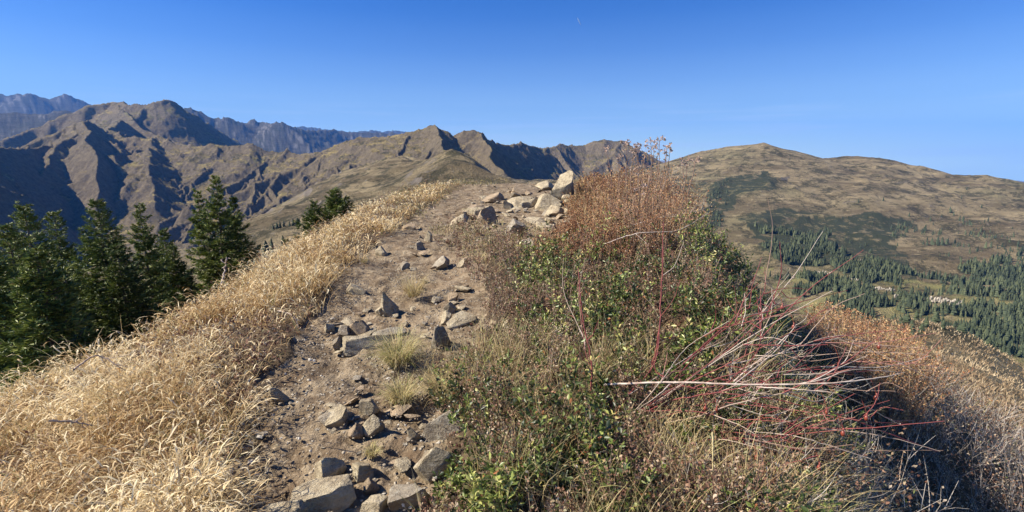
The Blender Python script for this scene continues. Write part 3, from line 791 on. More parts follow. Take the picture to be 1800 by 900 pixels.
# ---- golden grass on the left bank
def golden():
    H = Heap()
    x, y, z, u, v, q = scatter(19000, -80, 5, .9, 24)
    uj = u + 30 * pnoise(x / .3, y / .3, 41)
    m = (in_poly(uj, v, LEFT) | ((x < -1.2) & ((u < 0) | (v > 900)))) & (x < .0)
    m &= (x > -9.5)
    x, y, z, u, v, q = (t[m] for t in (x, y, z, u, v, q))
    bare = smooth(-.22, .12, fbm(x / .9, y / .9, 3, 43))
    keep = rng.random(len(x)) < .16 + .84 * bare
    x, y, z, u, v, q, bare = (t[keep] for t in (x, y, z, u, v, q, bare))
    print('gold clumps', len(x))
    per = 11
    N = len(x) * per
    rep = lambda t: np.repeat(t, per)
    cr_ = .03 + .010 * rep(q)
    an = rng.uniform(0, 2 * math.pi, N); rad = cr_ * np.sqrt(rng.random(N))
    X_ = rep(x) + np.sin(an) * rad; Y_ = rep(y) + np.cos(an) * rad
    hgt = rep(np.clip(1.25 - q / 16, .5, 1)) * rep(.10 + .12 * rng.random(len(x)) + .11 * bare) * rep(np.clip(.55 + .45 * (fbm(x / .5, y / .5, 2, 91) + .6) * 1.6, .5, 1.3)) * rng.uniform(.6, 1.25, N)
    edge = rep(np.clip((v - 560) / 340, 0, 1))
    wind = 1.9
    az = np.where(rng.random(N) < .8, an, wind + rng.normal(size=N) * 1.0)
    root = np.c_[X_, Y_, rep(z) - .01]
    tint = np.clip(.52 + .50 * rep(fbm(x / .7, y / .7, 3, 47)) + .22 * rng.normal(size=N) + .08 * rep(rng.normal(size=len(x))), .02, .93)
    gr = rng.random(N) < .05; tint[gr] = 1
    w_ = np.maximum(.0028, .00085 * rep(q)) * rng.uniform(.7, 1.3, N)
    blades(H, root, hgt * 1.35, w_, az, np.abs(rng.normal(size=N)) * .42 + .08, rng.uniform(.7, 4.0, N), tint, K=6)
    # seed heads: short fluffy curls near the top of the sward
    n2 = int(N * .55); k = rng.choice(N, n2, replace=False)
    r2 = root[k].copy(); r2[:, 2] += hgt[k] * rng.uniform(.55, 1.0, n2)
    r2[:, 0] += np.sin(az[k]) * hgt[k] * .4; r2[:, 1] += np.cos(az[k]) * hgt[k] * .4
    blades(H, r2, rng.uniform(.04, .11, n2) * (1 + .03 * q.repeat(per)[k]), w_[k] * 2.2, az[k], rng.uniform(.5, 1.9, n2), rng.uniform(.8, 3.4, n2), np.clip(tint[k] + .25, 0, .94), K=3,
           wprof=np.array([.5, 1, .9, .3]))
    o = H.build('golden_grass', mat_gold)
    tag(o, 'dense dry golden grass on the bank left of the path', 'grass', None, 'stuff')
    # dark red brown and green undergrowth in the gaps
    H = Heap()
    x, y, z, u, v, q = scatter(15000, -80, 5, .9, 24)
    m = (in_poly(u, v, LEFT) | ((x < -1.2) & ((u < 0) | (v > 900)))) & (x < .0) & (x > -9.5)
    m &= fbm(x / .9, y / .9, 3, 43) < rng.normal(size=len(x)) * .15 - .02
    x, y, z, q = x[m], y[m], z[m], q[m]
    N = len(x); per = 7
    st = np.repeat(np.c_[x, y, z], per, 0) + rng.normal(size=(N * per, 3)) * np.repeat(.02 + .012 * q, per)[:, None] * [1, 1, .6] + [0, 0, .07]
    d = rng.normal(size=(N * per, 3)) + [0, 0, .8]
    leaves(H, st, d, rng.uniform(.014, .032, N * per) * np.repeat(1 + .08 * q, per), rng.uniform(.007, .014, N * per) * np.repeat(1 + .08 * q, per), np.clip(rng.beta(1.4, 2, N * per), 0, 1))
    tag(H.build('ground_cover', mat_heath), 'small withered leaves in the gaps of the golden grass', 'undergrowth', None, 'stuff')
golden()
print('golden', round(time.time() - T0, 1))

# ---- shrubs: sprigs with leaves
def sprigs(H, HT, x, y, z, q, h, nl, ll, lw, tfun, spread=.5, up=.8, stem_t=(.2, .6), low=.25, whorl=0.0):
    N = len(x)
    root = np.c_[x, y, z - .01]
    az = rng.uniform(0, 2 * math.pi, N)
    lean = np.abs(rng.normal(size=N)) * spread; curl = rng.normal(size=N) * .5
    K = 4
    sw = np.maximum(.002, .0007 * q)
    C = blades(HT, root, h, sw, az, lean, curl, rng.uniform(*stem_t, N), K=K, wprof=np.array([1.3, 1.1, .9, .7, .5]))
    t = low + (1 - low) * rng.random((N, nl)) ** (1 - whorl * .6)
    f = t * K; i = np.clip(f.astype(int), 0, K - 1); f = (f - i)[..., None]
    I = np.arange(N)[:, None]
    P = C[I, i] * (1 - f) + C[I, i + 1] * f
    d = rng.normal(size=(N, nl, 3)); d[..., 2] = np.abs(d[..., 2]) * up + .15
    s = np.repeat(np.maximum(1, .22 * q), nl)
    L = rng.uniform(.7, 1.25, N * nl) * ll * s
    tint = tfun(N, nl, x, y)
    leaves(H, P.reshape(-1, 3) + norm(d.reshape(-1, 3)) * .004, d.reshape(-1, 3), L, L * lw * rng.uniform(.8, 1.2, N * nl), tint)
def tnoise(mu, sd, s, seed, plant=.1, lo=0, hi=.97, odd=0.03):
    def f(N, nl, x, y):
        t = mu + .22 * fbm(x / s, y / s, 2, seed) + plant * rng.normal(size=N) + .38 * bush_t(x, y)
        t = np.repeat(t + .16 * rng.normal(size=N), nl) + sd * .55 * rng.normal(size=N * nl)
        t = np.clip(t, lo, hi); t[rng.random(N * nl) < odd] = 1.0
        return t
    return f
A_RUSSET = [(1000, 350), (1050, 310), (1120, 292), (1190, 300), (1250, 350), (1275, 410), (1200, 440), (1050, 470), (960, 470), (940, 445), (1000, 395)]
A_GREEN = [(930, 450), (1060, 425), (1300, 400), (1390, 470), (1380, 600), (1220, 660), (1000, 610), (890, 560), (870, 500)]
A_MOTTLE = [(760, 410), (820, 395), (880, 420), (960, 420), (1010, 440), (1010, 620), (870, 640), (850, 520), (800, 455)]
A_LOW = [(770, 680), (860, 600), (1300, 600), (1460, 560), (1520, 980), (740, 980), (790, 800)]
A_RIGHTBUSH = [(1400, 540), (1480, 530), (1600, 600), (1640, 760), (1560, 800), (1480, 700)]
A_GREYTWIG = [(1560, 600), (1660, 620), (1860, 720), (2000, 980), (1480, 980), (1560, 760)]
def zone(n, polys, dens=None, r0=1.1, r1=24, az0=-20, az1=75, jitter=20, outside=False, s=.4):
    x, y, z, u, v, q = scatter(n, az0, az1, r0, r1)
    uj = u + jit(x, y, jitter, s, 401); vj = v + jit(x, y, jitter * .6, s, 409)
    m = area_mask(uj, vj, polys)
    if outside: m |= ((u > 1850) | (v > 960)) & (x > .45)
    if dens is not None: m &= rng.random(len(x)) < dens(x, y, u, v)
    return tuple(t[m] for t in (x, y, z, u, v, q))

def bushes(x, y, s, seed):
    """cells of single bushes: how near the middle of its bush each point lies (0..1) and a random value per bush"""
    gx, gy = x / s, y / s; ix, iy = np.floor(gx).astype(int), np.floor(gy).astype(int)
    best = np.full(x.shape, 9.0); idv = np.zeros(x.shape)
    for dx in (-1, 0, 1):
        for dy in (-1, 0, 1):
            h1 = np.sin((ix + dx) * 127.1 + (iy + dy) * 311.7 + seed) * 43758.5453; h2 = np.sin((ix + dx) * 269.5 + (iy + dy) * 183.3 + seed) * 43758.5453
            jx, jy = h1 - np.floor(h1), h2 - np.floor(h2)
            d = np.hypot(ix + dx + jx - gx, iy + dy + jy - gy)
            m = d < best; best = np.where(m, d, best); idv = np.where(m, (jx * 7.3 + jy * 3.1) % 1, idv)
    return np.clip(1 - (best / .62) ** 2, 0, 1), idv
def bush_h(x, y, s=.34, seed=3.0, lo=.22):
    d, i = bushes(x, y, s, seed); return (lo + 1.15 * d) * (.65 + .6 * i)
def bush_t(x, y, s=.34, seed=3.0): return (bushes(x, y, s, seed)[1] - .5)
def heath():
    HT = Heap()
    # evergreen leafy patches
    H = Heap()
    x, y, z, u, v, q = zone(44000, [A_GREEN], lambda x, y, u, v: (.15 + .85 * smooth(-.12, .12, fbm(x / .42, y / .42, 3, 421))) * smooth(.02, .3, bushes(x, y, .34, 3.0)[0]))
    sprigs(H, HT, x, y, z, q, rng.uniform(.16, .33, len(x)) * bush_h(x, y), 13, .031, .42, tnoise(.44, .26, .3, 431, plant=.2), spread=.5, whorl=.8)
    x, y, z, u, v, q = zone(34000, [A_LOW], lambda x, y, u, v: smooth(-.08, .14, fbm(x / .34, y / .34, 3, 423)))
    sprigs(H, HT, x, y, z, q, rng.uniform(.12, .25, len(x)) * bush_h(x, y, .26), 13, .030, .42, tnoise(.44, .26, .3, 433, plant=.2), spread=.55, whorl=.8)
    tag(H.build('leafy_shrub_cover', mat_green), 'low evergreen shrub leaves covering the mound right of the path', 'shrub cover', None, 'stuff')
    # withered small leaved heath
    H = Heap()
    x, y, z, u, v, q = zone(60000, [A_MOTTLE, A_GREEN, A_LOW], lambda x, y, u, v: .9 * smooth(.12, -.12, fbm(x / .42, y / .42, 3, 421)) + .10)
    sprigs(H, HT, x, y, z, q, rng.uniform(.12, .25, len(x)) * bush_h(x, y, .28, 8.0), 13, .016, .55, tnoise(.55, .28, .35, 441, odd=.08), spread=.6)
    tag(H.build('heath_cover', mat_heath), 'withered brown and pinkish heath leaves on the mound', 'heath', None, 'stuff')
    # russet shrub on top of the mound
    H = Heap()
    x, y, z, u, v, q = zone(60000, [A_RUSSET], None, r0=4)
    hm = .22 + .42 * smooth(990, 1120, u) * smooth(1290, 1220, u) * smooth(470, 380, v)
    sprigs(H, HT, x, y, z, q, hm * rng.uniform(.75, 1.15, len(x)) * (.45 + .6 * bush_h(x, y, .5, 5.0)), 18, .015, .5, tnoise(.55, .2, .6, 451, odd=.05), spread=.38)
    x, y, z, u, v, q = zone(10000, [[(940, 440), (1080, 400), (1240, 400), (1300, 440), (1250, 560), (1000, 520)]], lambda x, y, u, v: .5 + 0 * x, r0=3)
    sprigs(H, HT, x, y, z, q, rng.uniform(.12, .3, len(x)), 15, .013, .5, tnoise(.4, .2, .5, 453), spread=.45)
    # bush on the slope to the right
    x, y, z, u, v, q = zone(30000, [A_RIGHTBUSH], None, r0=2.5, r1=14, az0=15)
    sprigs(H, HT, x, y, z, q, rng.uniform(.35, .95, len(x)), 22, .017, .45, tnoise(.6, .2, .6, 455), spread=.4, low=.4)
    tag(H.build('russet_shrub_cover', mat_russet), 'russet brown twiggy shrub crowning the mound and its right flank', 'shrub cover', None, 'stuff')
    tag(HT.build('twig_cover', mat_twig), 'thin brown stems inside the shrubs on the mound', 'twigs', None, 'stuff')
heath()
print('heath', round(time.time() - T0, 1))

def straw():
    H = Heap()
    def put(n, polys, dens, h0, h1, per, curl, tmu, az0=-30, az1=60, r0=1.1, r1=20, jitter=20, wide=1.0, lean=.35):
        x, y, z, u, v, q = zone(n, polys, dens, r0, r1, az0, az1, jitter)
        N = len(x) * per
        rep = lambda t: np.repeat(t, per)
        an = rng.uniform(0, 2 * math.pi, N); rad = (.012 + .008 * rep(q)) * np.sqrt(rng.random(N))
        root = np.c_[rep(x) + np.sin(an) * rad, rep(y) + np.cos(an) * rad, rep(z) - .01]
        tint = np.clip(tmu + .25 * rep(fbm(x / .5, y / .5, 2, 461)) + .2 * rng.normal(size=N), 0, 1)
        w_ = np.maximum(.0024, .0008 * rep(q)) * rng.uniform(.7, 1.3, N) * wide
        blades(H, root, rng.uniform(h0, h1, N), w_, an + rng.normal(size=N) * .4, np.abs(rng.normal(size=N)) * lean + .1, rng.uniform(.2, curl, N), tint, K=5)
    cl = lambda s, a, b, sd: (lambda x, y, u, v: smooth(a, b, fbm(x / s, y / s, 3, sd)))
    put(6500, [A_LOW], cl(.35, -.2, .15, 471), .12, .38, 11, 2.3, .45)
    put(2200, [A_GREEN], cl(.4, -.05, .25, 473), .12, .32, 9, 2.2, .4)
    put(6500, [[(730, 620), (880, 590), (1050, 640), (1000, 800), (800, 720), (740, 690)]], cl(.3, -.35, .1, 475), .08, .24, 9, 2.2, .55, r0=1.6)
    put(3500, [[(755, 400), (830, 385), (1000, 410), (1010, 450), (960, 480), (880, 500), (840, 470)]], cl(.3, -.4, .0, 477), .04, .13, 8, 1.8, .5, r0=3)
    put(2500, [[(1000, 335), (1060, 305), (1180, 285), (1235, 330), (1150, 380), (1040, 420), (1000, 400)]], None, .15, .55, 7, 1.6, .25, r0=4, lean=.22)
    put(1500, [[(1040, 312), (1075, 300), (1090, 330), (1040, 345)]], None, .1, .3, 8, 1.6, .3, r0=6)
    put(2600, [[(1290, 600), (1420, 640), (1520, 760), (1520, 980), (1200, 980), (1180, 780)]], cl(.4, -.3, .1, 479), .2, .5, 10, 2.0, .5, lean=.7)
    put(2600, [[(1430, 530), (1480, 520), (1620, 590), (1800, 690), (1850, 760), (1600, 720)]], cl(.8, -.3, .1, 481), .15, .45, 8, 1.8, .35, r0=4, r1=20, wide=1.0)
    tag(H.build('straw_grass', mat_straw), 'straw coloured tangled grass among the shrubs right of the path', 'grass', None, 'stuff')
    H = Heap()
    # low turf on the rocky island and along the path edges
    x, y, z, u, v, q = zone(9000, [[(755, 405), (830, 385), (960, 400), (1010, 440), (900, 460), (850, 470)], [(700, 340), (790, 318), (900, 312), (880, 322), (800, 332), (760, 372), (700, 410)]], cl(.5, -.5, .0, 483), r0=4)
    per = 8; N = len(x) * per
    st = np.repeat(np.c_[x, y, z], per, 0) + rng.normal(size=(N, 3)) * np.repeat(.01 + .008 * q, per)[:, None] * [1, 1, .5] + [0, 0, .03]
    leaves(H, st, rng.normal(size=(N, 3)) + [0, 0, .9], rng.uniform(.02, .04, N) * np.repeat(.6 + .09 * q, per), rng.uniform(.006, .011, N) * np.repeat(.6 + .12 * q, per), np.clip(rng.beta(2, 2, N) + np.repeat(.4 * fbm(x / .5, y / .5, 2, 485), per), 0, 1))
    # green moss rim along the left side of the path
    tag(H.build('low_turf', mat_moss), 'short olive and rust turf around the crest rocks', 'turf', None, 'stuff')
straw()
print('straw', round(time.time() - T0, 1))

def bare_twigs():
    """tangled twigs, branching twice, stuff of the right flank"""
    H = Heap()
    def bush(n, polys, h0, h1, lean, az_bias, tint, r0, r1, az0=10, wmul=1.0, kids=4, dens=None):
        x, y, z, u, v, q = zone(n, polys, dens, r0, r1, az0, 75)
        N = len(x)
        az = az_bias + rng.normal(size=N) * .9
        C = blades(H, np.c_[x, y, z], rng.uniform(h0, h1, N), np.maximum(.003, .0009 * q) * wmul, az, np.abs(rng.normal(size=N)) * .3 + lean, rng.normal(size=N) * .9, rng.uniform(*tint, N), K=5, wprof=np.array([1.2, 1.1, 1, .8, .6, .35]))
        for g in range(kids):
            i = rng.integers(1, 5, N)
            rt = C[np.arange(N), i]
            C2 = blades(H, rt, rng.uniform(h0, h1, N) * .5, np.maximum(.003, .0008 * q) * wmul, az + rng.normal(size=N) * .9, np.abs(rng.normal(size=N)) * .5 + lean, rng.normal(size=N) * .7, rng.uniform(*tint, N), K=4, wprof=np.array([1, .9, .8, .6, .35]))
            rt2 = C2[np.arange(N), rng.integers(1, 4, N)]
            blades(H, rt2, rng.uniform(h0, h1, N) * .28, np.maximum(.0025, .0006 * q) * wmul, az + rng.normal(size=N) * 1.1, np.abs(rng.normal(size=N)) * .6 + lean, rng.normal(size=N) * .8, rng.uniform(*tint, N), K=3, wprof=np.array([1, .8, .6, .35]))
    bush(7000, [A_GREYTWIG, A_RIGHTBUSH], .25, .65, .45, .4, (0, .97), 2.2, 12)
    bush(1500, [[(1180, 620), (1420, 560), (1520, 700), (1540, 980), (1200, 980)]], .12, .42, .8, 1.4, (.0, .97), 1.2, 5, az0=5, kids=3)
    bush(700, [[(1290, 430), (1420, 500), (1480, 640), (1400, 640), (1300, 560)]], .3, .6, .7, 1.4, (.0, .5), 2.5, 8, az0=5, kids=3)
    tag(H.build('grey_twig_cover', mat_grey), 'tangle of bare grey twigs on the steep right flank', 'twigs', None, 'stuff')
    H = Heap()
    x, y, z, u, v, q = zone(9000, [A_GREYTWIG, A_RIGHTBUSH], None, 2.2, 14, 10, 75)
    per = 16; N = len(x) * per
    st = np.repeat(np.c_[x, y, z], per, 0) + rng.normal(size=(N, 3)) * .12 + [0, 0, .32]
    leaves(H, st, rng.normal(size=(N, 3)), rng.uniform(.014, .03, N), rng.uniform(.008, .016, N), rng.uniform(.2, 1, N))
    tag(H.build('dry_leaf_cover', mat_heath), 'small dry leaves caught in the bare twigs on the right flank', 'dry leaves', None, 'stuff')
bare_twigs()
print('twigs', round(time.time() - T0, 1))
# ================================================================== rocks
def rock_mat(name, a, b, lichen=(.42, .42, .36), dark=(.10, .09, .08)):
    M = NT(name, .85, .25)
    p_ = M.pos(obj=True); pw = M.pos()
    n1 = M.noise(pw, 5, 6, .6); n2 = M.noise(pw, 22, 6, .7); n3 = M.noise(pw, 90, 4, .7)
    c = M.mix(M.ramp(n1, [(.35, 0), (.65, 1)]), a, b)
    c = M.mix(M.ramp(n2, [(.52, 0), (.66, .7)]), c, lichen)
    c = M.mix(M.ramp(n2, [(.30, .7), (.42, 0)]), c, dark)
    c = M.mix(M.ramp(n3, [(.6, 0), (.7, .5)]), c, tuple(x * .6 for x in a))
    dust = M.ramp(M.noise(pw, 9, 6, .75), [(.48, 0), (.60, .65)])
    c = M.mix(dust, c, (.21, .16, .105))
    M.color(c)
    st = M.noise(M.pos((3, 3, 22)), 1.0, 5, .6, .5)
    h = M.math('ADD', M.math('MULTIPLY', n2, .6), M.math('ADD', M.math('MULTIPLY', n3, .3), M.math('MULTIPLY', st, .6)))
    M.bump(h, 1.0, .05)
    return M.m
mat_rock = rock_mat('pale_limestone', (.50, .42, .28), (.34, .28, .18), (.62, .55, .40))
mat_rock2 = rock_mat('weathered_grey_stone', (.38, .33, .25), (.25, .21, .155), (.52, .49, .39))
mat_rock3 = rock_mat('brown_stone', (.42, .32, .21), (.29, .21, .13), (.50, .42, .30))
import bmesh
def ico(sub):
    bm = bmesh.new(); bmesh.ops.create_icosphere(bm, subdivisions=sub, radius=1.0)
    V = np.array([v.co[:] for v in bm.verts]); Fc = np.array([[v.index for v in f.verts] for f in bm.faces]); bm.free()
    return V, Fc
ICO = {k: ico(k) for k in (2, 3, 4, 5)}
def rock_shape(size, seed, sub=4, cuts=11, point=0.0, tight=.55, rough=.035):
    """a broken stone: a lump cut by flat planes; size = (width, depth, height)"""
    rg = np.random.default_rng(seed)
    V, Fc = ICO[sub]; V = V.copy()
    Rm = np.linalg.qr(rg.normal(size=(3, 3)) * [.35, .35, .35] + np.eye(3))[0]
    ns = [(Rm[:, k] * sg_ + rg.normal(size=3) * .27, rg.uniform(.40, .66)) for k in range(3) for sg_ in (1, -1)]
    ns += [(rg.normal(size=3), rg.uniform(.56, .82)) for _ in range(cuts)]
    for n, d in ns:
        n = n / np.linalg.norm(n)
        k = V @ n - d
        V = V - np.where(k > 0, k, 0)[:, None] * n
    if point:
        t = np.clip(V[:, 2] + .2, 0, 1)
        V[:, :2] *= (1 - point * t)[:, None]; V[:, 2] += t * .35
    s = V * 2.2 + seed * 3.7
    V += norm(V) * (rough * fbm(s[:, 0] + s[:, 2] * .7, s[:, 1] - s[:, 2] * .6, 4, seed % 50))[:, None]
    V += norm(V) * (rough * .35 * fbm(s[:, 0] * 4 + s[:, 2] * 3, s[:, 1] * 4 - s[:, 2], 3, seed % 50))[:, None]
    lo, hi = V.min(0), V.max(0)
    V = (V - (lo + hi) / 2) / (hi - lo) * np.asarray(size)
    return V, Fc
def rot(V, rx, ry, rz):
    from mathutils import Euler
    return V @ np.array(Euler((rx, ry, rz)).to_matrix()).T
def put_rock(u, v, wpx, hpx, label, seed, mat=mat_rock, depth=.95, sink=.95, tilt=(0, 0, 0), point=0, sub=4, cuts=11, name='rock', cat='rock', group=None):
    p0 = hit(u, v)[0]
    if tilt == (0, 0, 0):
        rt_ = np.random.default_rng(seed + 900); tilt = (rt_.uniform(.1, .6), rt_.normal() * .22, rt_.uniform(-.6, .6))
    D = CP * p0[1] - SP * p0[2]
    W = wpx * D / F; Hh = hpx * D / F / .97
    Hh = Hh * (1 + sink)
    V, Fc = rock_shape((W, W * depth, Hh), seed, sub, cuts, point)
    V = rot(V, *tilt)
    V[:, 2] += Hh * (.5 - sink / (1 + sink)) - .01
    o = mesh_obj(name, V, Fc, mat)
    bv = o
    o.location = (p0[0], p0[1] + W * depth * .3, p0[2])
    tag(o, label, cat, group)
    return o
ROCKS = [
 (988, 352, 62, 50, 'tall pale pointed boulder standing on the crest at the far end of the path', 1, mat_rock, dict(point=.35, depth=.8, cuts=7, sub=5, sink=.3, tilt=(.1, .05, .3))),
 (1002, 357, 34, 16, 'small pale block leaning on the foot of the tall pointed boulder', 2, mat_rock, {}),
 (925, 338, 56, 13, 'low tan slab left of the tall pointed boulder on the crest', 3, mat_rock3, dict(depth=.9)),
 (957, 333, 40, 12, 'flat pale rock between the low tan slab and the tall pointed boulder', 4, mat_rock, {}),
 (962, 366, 56, 21, 'wedge shaped pale rock in front of the tall pointed boulder', 5, mat_rock, dict(point=.4)),
 (920, 362, 62, 15, 'broad rough slab left of the wedge shaped rock', 6, mat_rock, {}),
 (893, 364, 22, 14, 'little upright stone at the left end of the broad rough slab', 7, mat_rock, dict(point=.4)),
 (865, 352, 44, 16, 'flat broken ledge on the left edge of the rocky crest', 8, mat_rock3, {}),
 (836, 376, 56, 14, 'long thin pale slab lying at the left foot of the outcrop', 9, mat_rock, dict(depth=.6)),
 (852, 392, 40, 24, 'tan block with a dark notch above the olive turf island', 10, mat_rock3, {}),
 (806, 393, 36, 10, 'narrow flat stone left of the tan notched block', 11, mat_rock, {}),
 (905, 411, 40, 32, 'rounded grey lichen covered boulder in the middle of the turf island', 12, mat_rock2, dict(cuts=7, depth=.7)),
 (932, 432, 30, 13, 'dark grey stone in the turf just below the rounded grey boulder', 13, mat_rock2, {}),
 (974, 378, 40, 12, 'flat pale stone right of the broad slab on the crest', 14, mat_rock, {}),
 (1010, 372, 36, 12, 'flat pale stone beside the russet shrub on the crest', 15, mat_rock, {}),
 (735, 438, 22, 13, 'small stone with a dark shaded side on the upper path', 16, mat_rock2, dict(point=.3)),
 (752, 420, 16, 16, 'thin upright splinter of pale stone on the upper path', 17, mat_rock, dict(point=.5, depth=.5)),
 (718, 402, 24, 7, 'small flat stone lying at the left edge of the upper path', 18, mat_rock3, {}),
 (671, 448, 26, 12, 'low whitish stone near the grass on the upper path', 19, mat_rock, {}),
 (708, 470, 24, 10, 'dark topped flat stone below the low whitish stone', 20, mat_rock2, dict(tilt=(0, -.3, .5))),
 (624, 513, 42, 10, 'long narrow flat stone next to the golden grass at mid path', 21, mat_rock, dict(depth=.5)),
 (684, 551, 46, 44, 'bright pointed stone standing up in the middle of the path', 22, mat_rock, dict(point=.5, depth=.7, cuts=9)),
 (668, 552, 18, 18, 'small pale stone touching the left foot of the bright pointed stone', 23, mat_rock, {}),
 (652, 606, 118, 15, 'long pale slab lying slantwise across the path', 24, mat_rock, dict(depth=.42, tilt=(.12, .03, .50), sub=5)),
 (630, 588, 42, 18, 'half buried tan rock just above the long slanting slab', 25, mat_rock3, {}),
 (772, 608, 40, 40, 'flat faced grey tan block right of the long slanting slab', 26, mat_rock2, dict(tilt=(.5, 0, .2))),
 (791, 546, 20, 16, 'small pale stone at the right edge of mid path', 27, mat_rock, {}),
 (782, 562, 22, 13, 'small flat pale stone below and left of its pale neighbour at the right path edge', 28, mat_rock, {}),
 (795, 527, 18, 14, 'small tan stone above the pale pair at the right path edge', 29, mat_rock3, {}),
 (774, 468, 34, 14, 'flat grey stone on the right border of the upper path', 30, mat_rock2, {}),
 (812, 466, 20, 12, 'pale stone at the edge of the turf island by the upper path', 31, mat_rock, {}),
 (594, 608, 22, 15, 'dark shaded small stone left of the long slanting slab', 32, mat_rock2, dict(point=.3)),
 (603, 588, 26, 15, 'grey wedge stone above the dark shaded small stone', 33, mat_rock2, {}),
 (577, 580, 20, 13, 'bright little stone at the left path border beside dark gravel', 34, mat_rock, dict(point=.3)),
 (486, 704, 34, 26, 'pale cobble with a dark shaded side by the grass at lower left of the path', 35, mat_rock, dict(cuts=9)),
 (588, 744, 44, 20, 'pale half buried stone in the middle of the lower path', 36, mat_rock, {}),
 (652, 760, 38, 26, 'whitish worn stone at the right side of the lower path', 37, mat_rock, {}),
 (622, 764, 28, 18, 'small tan stone left of the whitish worn stone', 38, mat_rock3, {}),
 (645, 722, 34, 22, 'pale weathered rock below the straw tussock', 39, mat_rock, {}),
 (575, 838, 56, 32, 'angular pale rock with a dark right side on the lower path', 40, mat_rock, dict(point=.2, cuts=9)),
 (634, 836, 40, 24, 'pale flat rock right of the angular rock on the lower path', 41, mat_rock, {}),
 (556, 892, 128, 36, 'largest pale boulder at the bottom of the path', 42, mat_rock, dict(depth=.6, sub=5, cuts=12)),
 (480, 925, 120, 30, 'pale rock cut off by the bottom edge of the picture left of the largest boulder', 43, mat_rock, dict(depth=.5)),
 (392, 880, 26, 24, 'round grey cobble under the golden grass at bottom left', 44, mat_rock2, dict(cuts=5)),
 (712, 892, 84, 44, 'rough grey ledge at the bottom of the right path edge', 45, mat_rock2, dict(sub=5, depth=.7)),
 (768, 830, 78, 46, 'jagged pale ledge between the path and the shrubs', 46, mat_rock, dict(sub=5, tilt=(0, -.35, .3), depth=.6)),
 (776, 766, 84, 42, 'fissured grey rock with a dark right side under the shrubs', 47, mat_rock2, dict(sub=5, depth=.7)),
 (728, 770, 20, 24, 'narrow pale stone left of the fissured grey rock', 48, mat_rock, dict(depth=.6)),
 (652, 900, 50, 22, 'pale stone at the bottom between the largest boulder and the grey ledge', 49, mat_rock, {}),
 (650, 862, 26, 16, 'small rough stone above the bottom pale stone', 50, mat_rock3, {}),
 (846, 588, 12, 20, 'little whitish upright stone at the foot of the shrubs', 51, mat_rock, dict(depth=.6)),
 (888, 576, 12, 14, 'tiny whitish stone in the heath right of the path', 52, mat_rock, {}),
 (941, 656, 10, 14, 'tiny white stone among the brown stems of the mound', 53, mat_rock, {}),
 (1036, 314, 22, 9, 'grey flat stone on the skyline right of the tall pointed boulder', 54, mat_rock2, {}),
 (860, 432, 20, 10, 'small tan stone in the turf left of the rounded grey boulder', 55, mat_rock3, {}),
]
for (u, v, a_, b_, lab, sd, mt, kw) in ROCKS:
    put_rock(u, v, a_, b_, lab, sd, mt, **kw)

# small stones: individuals copied from a dozen shapes
protos = []
for k in range(12):
    V, Fc = rock_shape((1, rng.uniform(.6, .95), rng.uniform(.35, .7)), 300 + k, 3, 9)
    protos.append(mesh_obj('stone', V, Fc, [mat_rock, mat_rock2, mat_rock3][k % 3], link=False).data)
def strew(n, polys, smin, smax, label, group, r0=1.3, r1=22, az0=-45, az1=35):
    c = 0
    while c < n:
        x, y, z, u, v, q = scatter(200, az0, az1, r0, r1)
        m = area_mask(u, v, polys)
        for i in np.nonzero(m)[0]:
            if c >= n: break
            o = bpy.data.objects.new('stone', protos[rng.integers(12)]); sc.collection.objects.link(o)
            s = rng.uniform(smin, smax) * (0.55 + rng.random() ** 3) * (1 + .07 * q[i])
            o.scale = (s, s * rng.uniform(.7, 1.1), s * rng.uniform(.6, 1.1)); o.rotation_euler = (rng.normal() * .25, rng.normal() * .25, rng.uniform(0, 6.3))
            o.location = (x[i], y[i], z[i] + s * .04 - .015)
            tag(o, label, 'stone', group); c += 1
strew(64, [[(560, 560), (640, 480), (700, 440), (790, 470), (840, 560), (760, 640), (600, 680), (480, 700), (430, 780), (420, 880), (640, 880), (740, 800), (740, 700), (600, 700)]], .022, .05,
      'small loose stone lying on the dirt path', 'small loose stones on the path')
strew(78, [[(790, 400), (840, 345), (880, 330), (960, 335), (1040, 345), (1030, 390), (960, 400), (880, 400)]], .06, .19,
      'angular broken stone in the rocky rubble below the pointed boulder', 'rubble stones on the rocky crest', r0=6)
strew(20, [[(700, 400), (740, 370), (830, 330), (900, 322), (860, 345), (780, 400), (700, 450), (640, 470)]], .03, .06,
      'small stone embedded in the worn upper path', 'small stones on the upper path', r0=5)
strew(22, [[(395, 700), (440, 680), (540, 600), (570, 600), (520, 690), (440, 800), (400, 860)]], .03, .055,
      'greyish cobble in the shaded gravel strip beside the golden grass', 'cobbles beside the golden grass', r0=1.5)

for k in range(8):
    V, Fc = rock_shape((1, rng.uniform(.5, .95), rng.uniform(.22, .34)), 400 + k, 4, 9)
    protos[k] = mesh_obj('stone', V, Fc, [mat_rock, mat_rock3, mat_rock2][k % 3], link=False).data
protos = protos[:8] + protos[:4]
strew(36, [[(560, 600), (600, 520), (650, 470), (720, 430), (790, 450), (830, 500), (800, 600), (740, 640), (640, 640)]], .07, .15,
      'flat stone half buried in the trodden middle of the path', 'flat half buried stones of the path', r0=2)
strew(22, [[(560, 700), (700, 660), (760, 700), (730, 800), (640, 860), (600, 780)]], .05, .12,
      'flat stone bedded in the lower path', 'flat bedded stones of the lower path', r0=1.5)
strew(46, [[(800, 400), (840, 345), (900, 330), (1000, 340), (1060, 330), (1040, 390), (960, 410), (880, 400)]], .14, .34,
      'flat slab bedded in the rocky crest below the pointed boulder', 'bedded slabs of the rocky crest', r0=6)
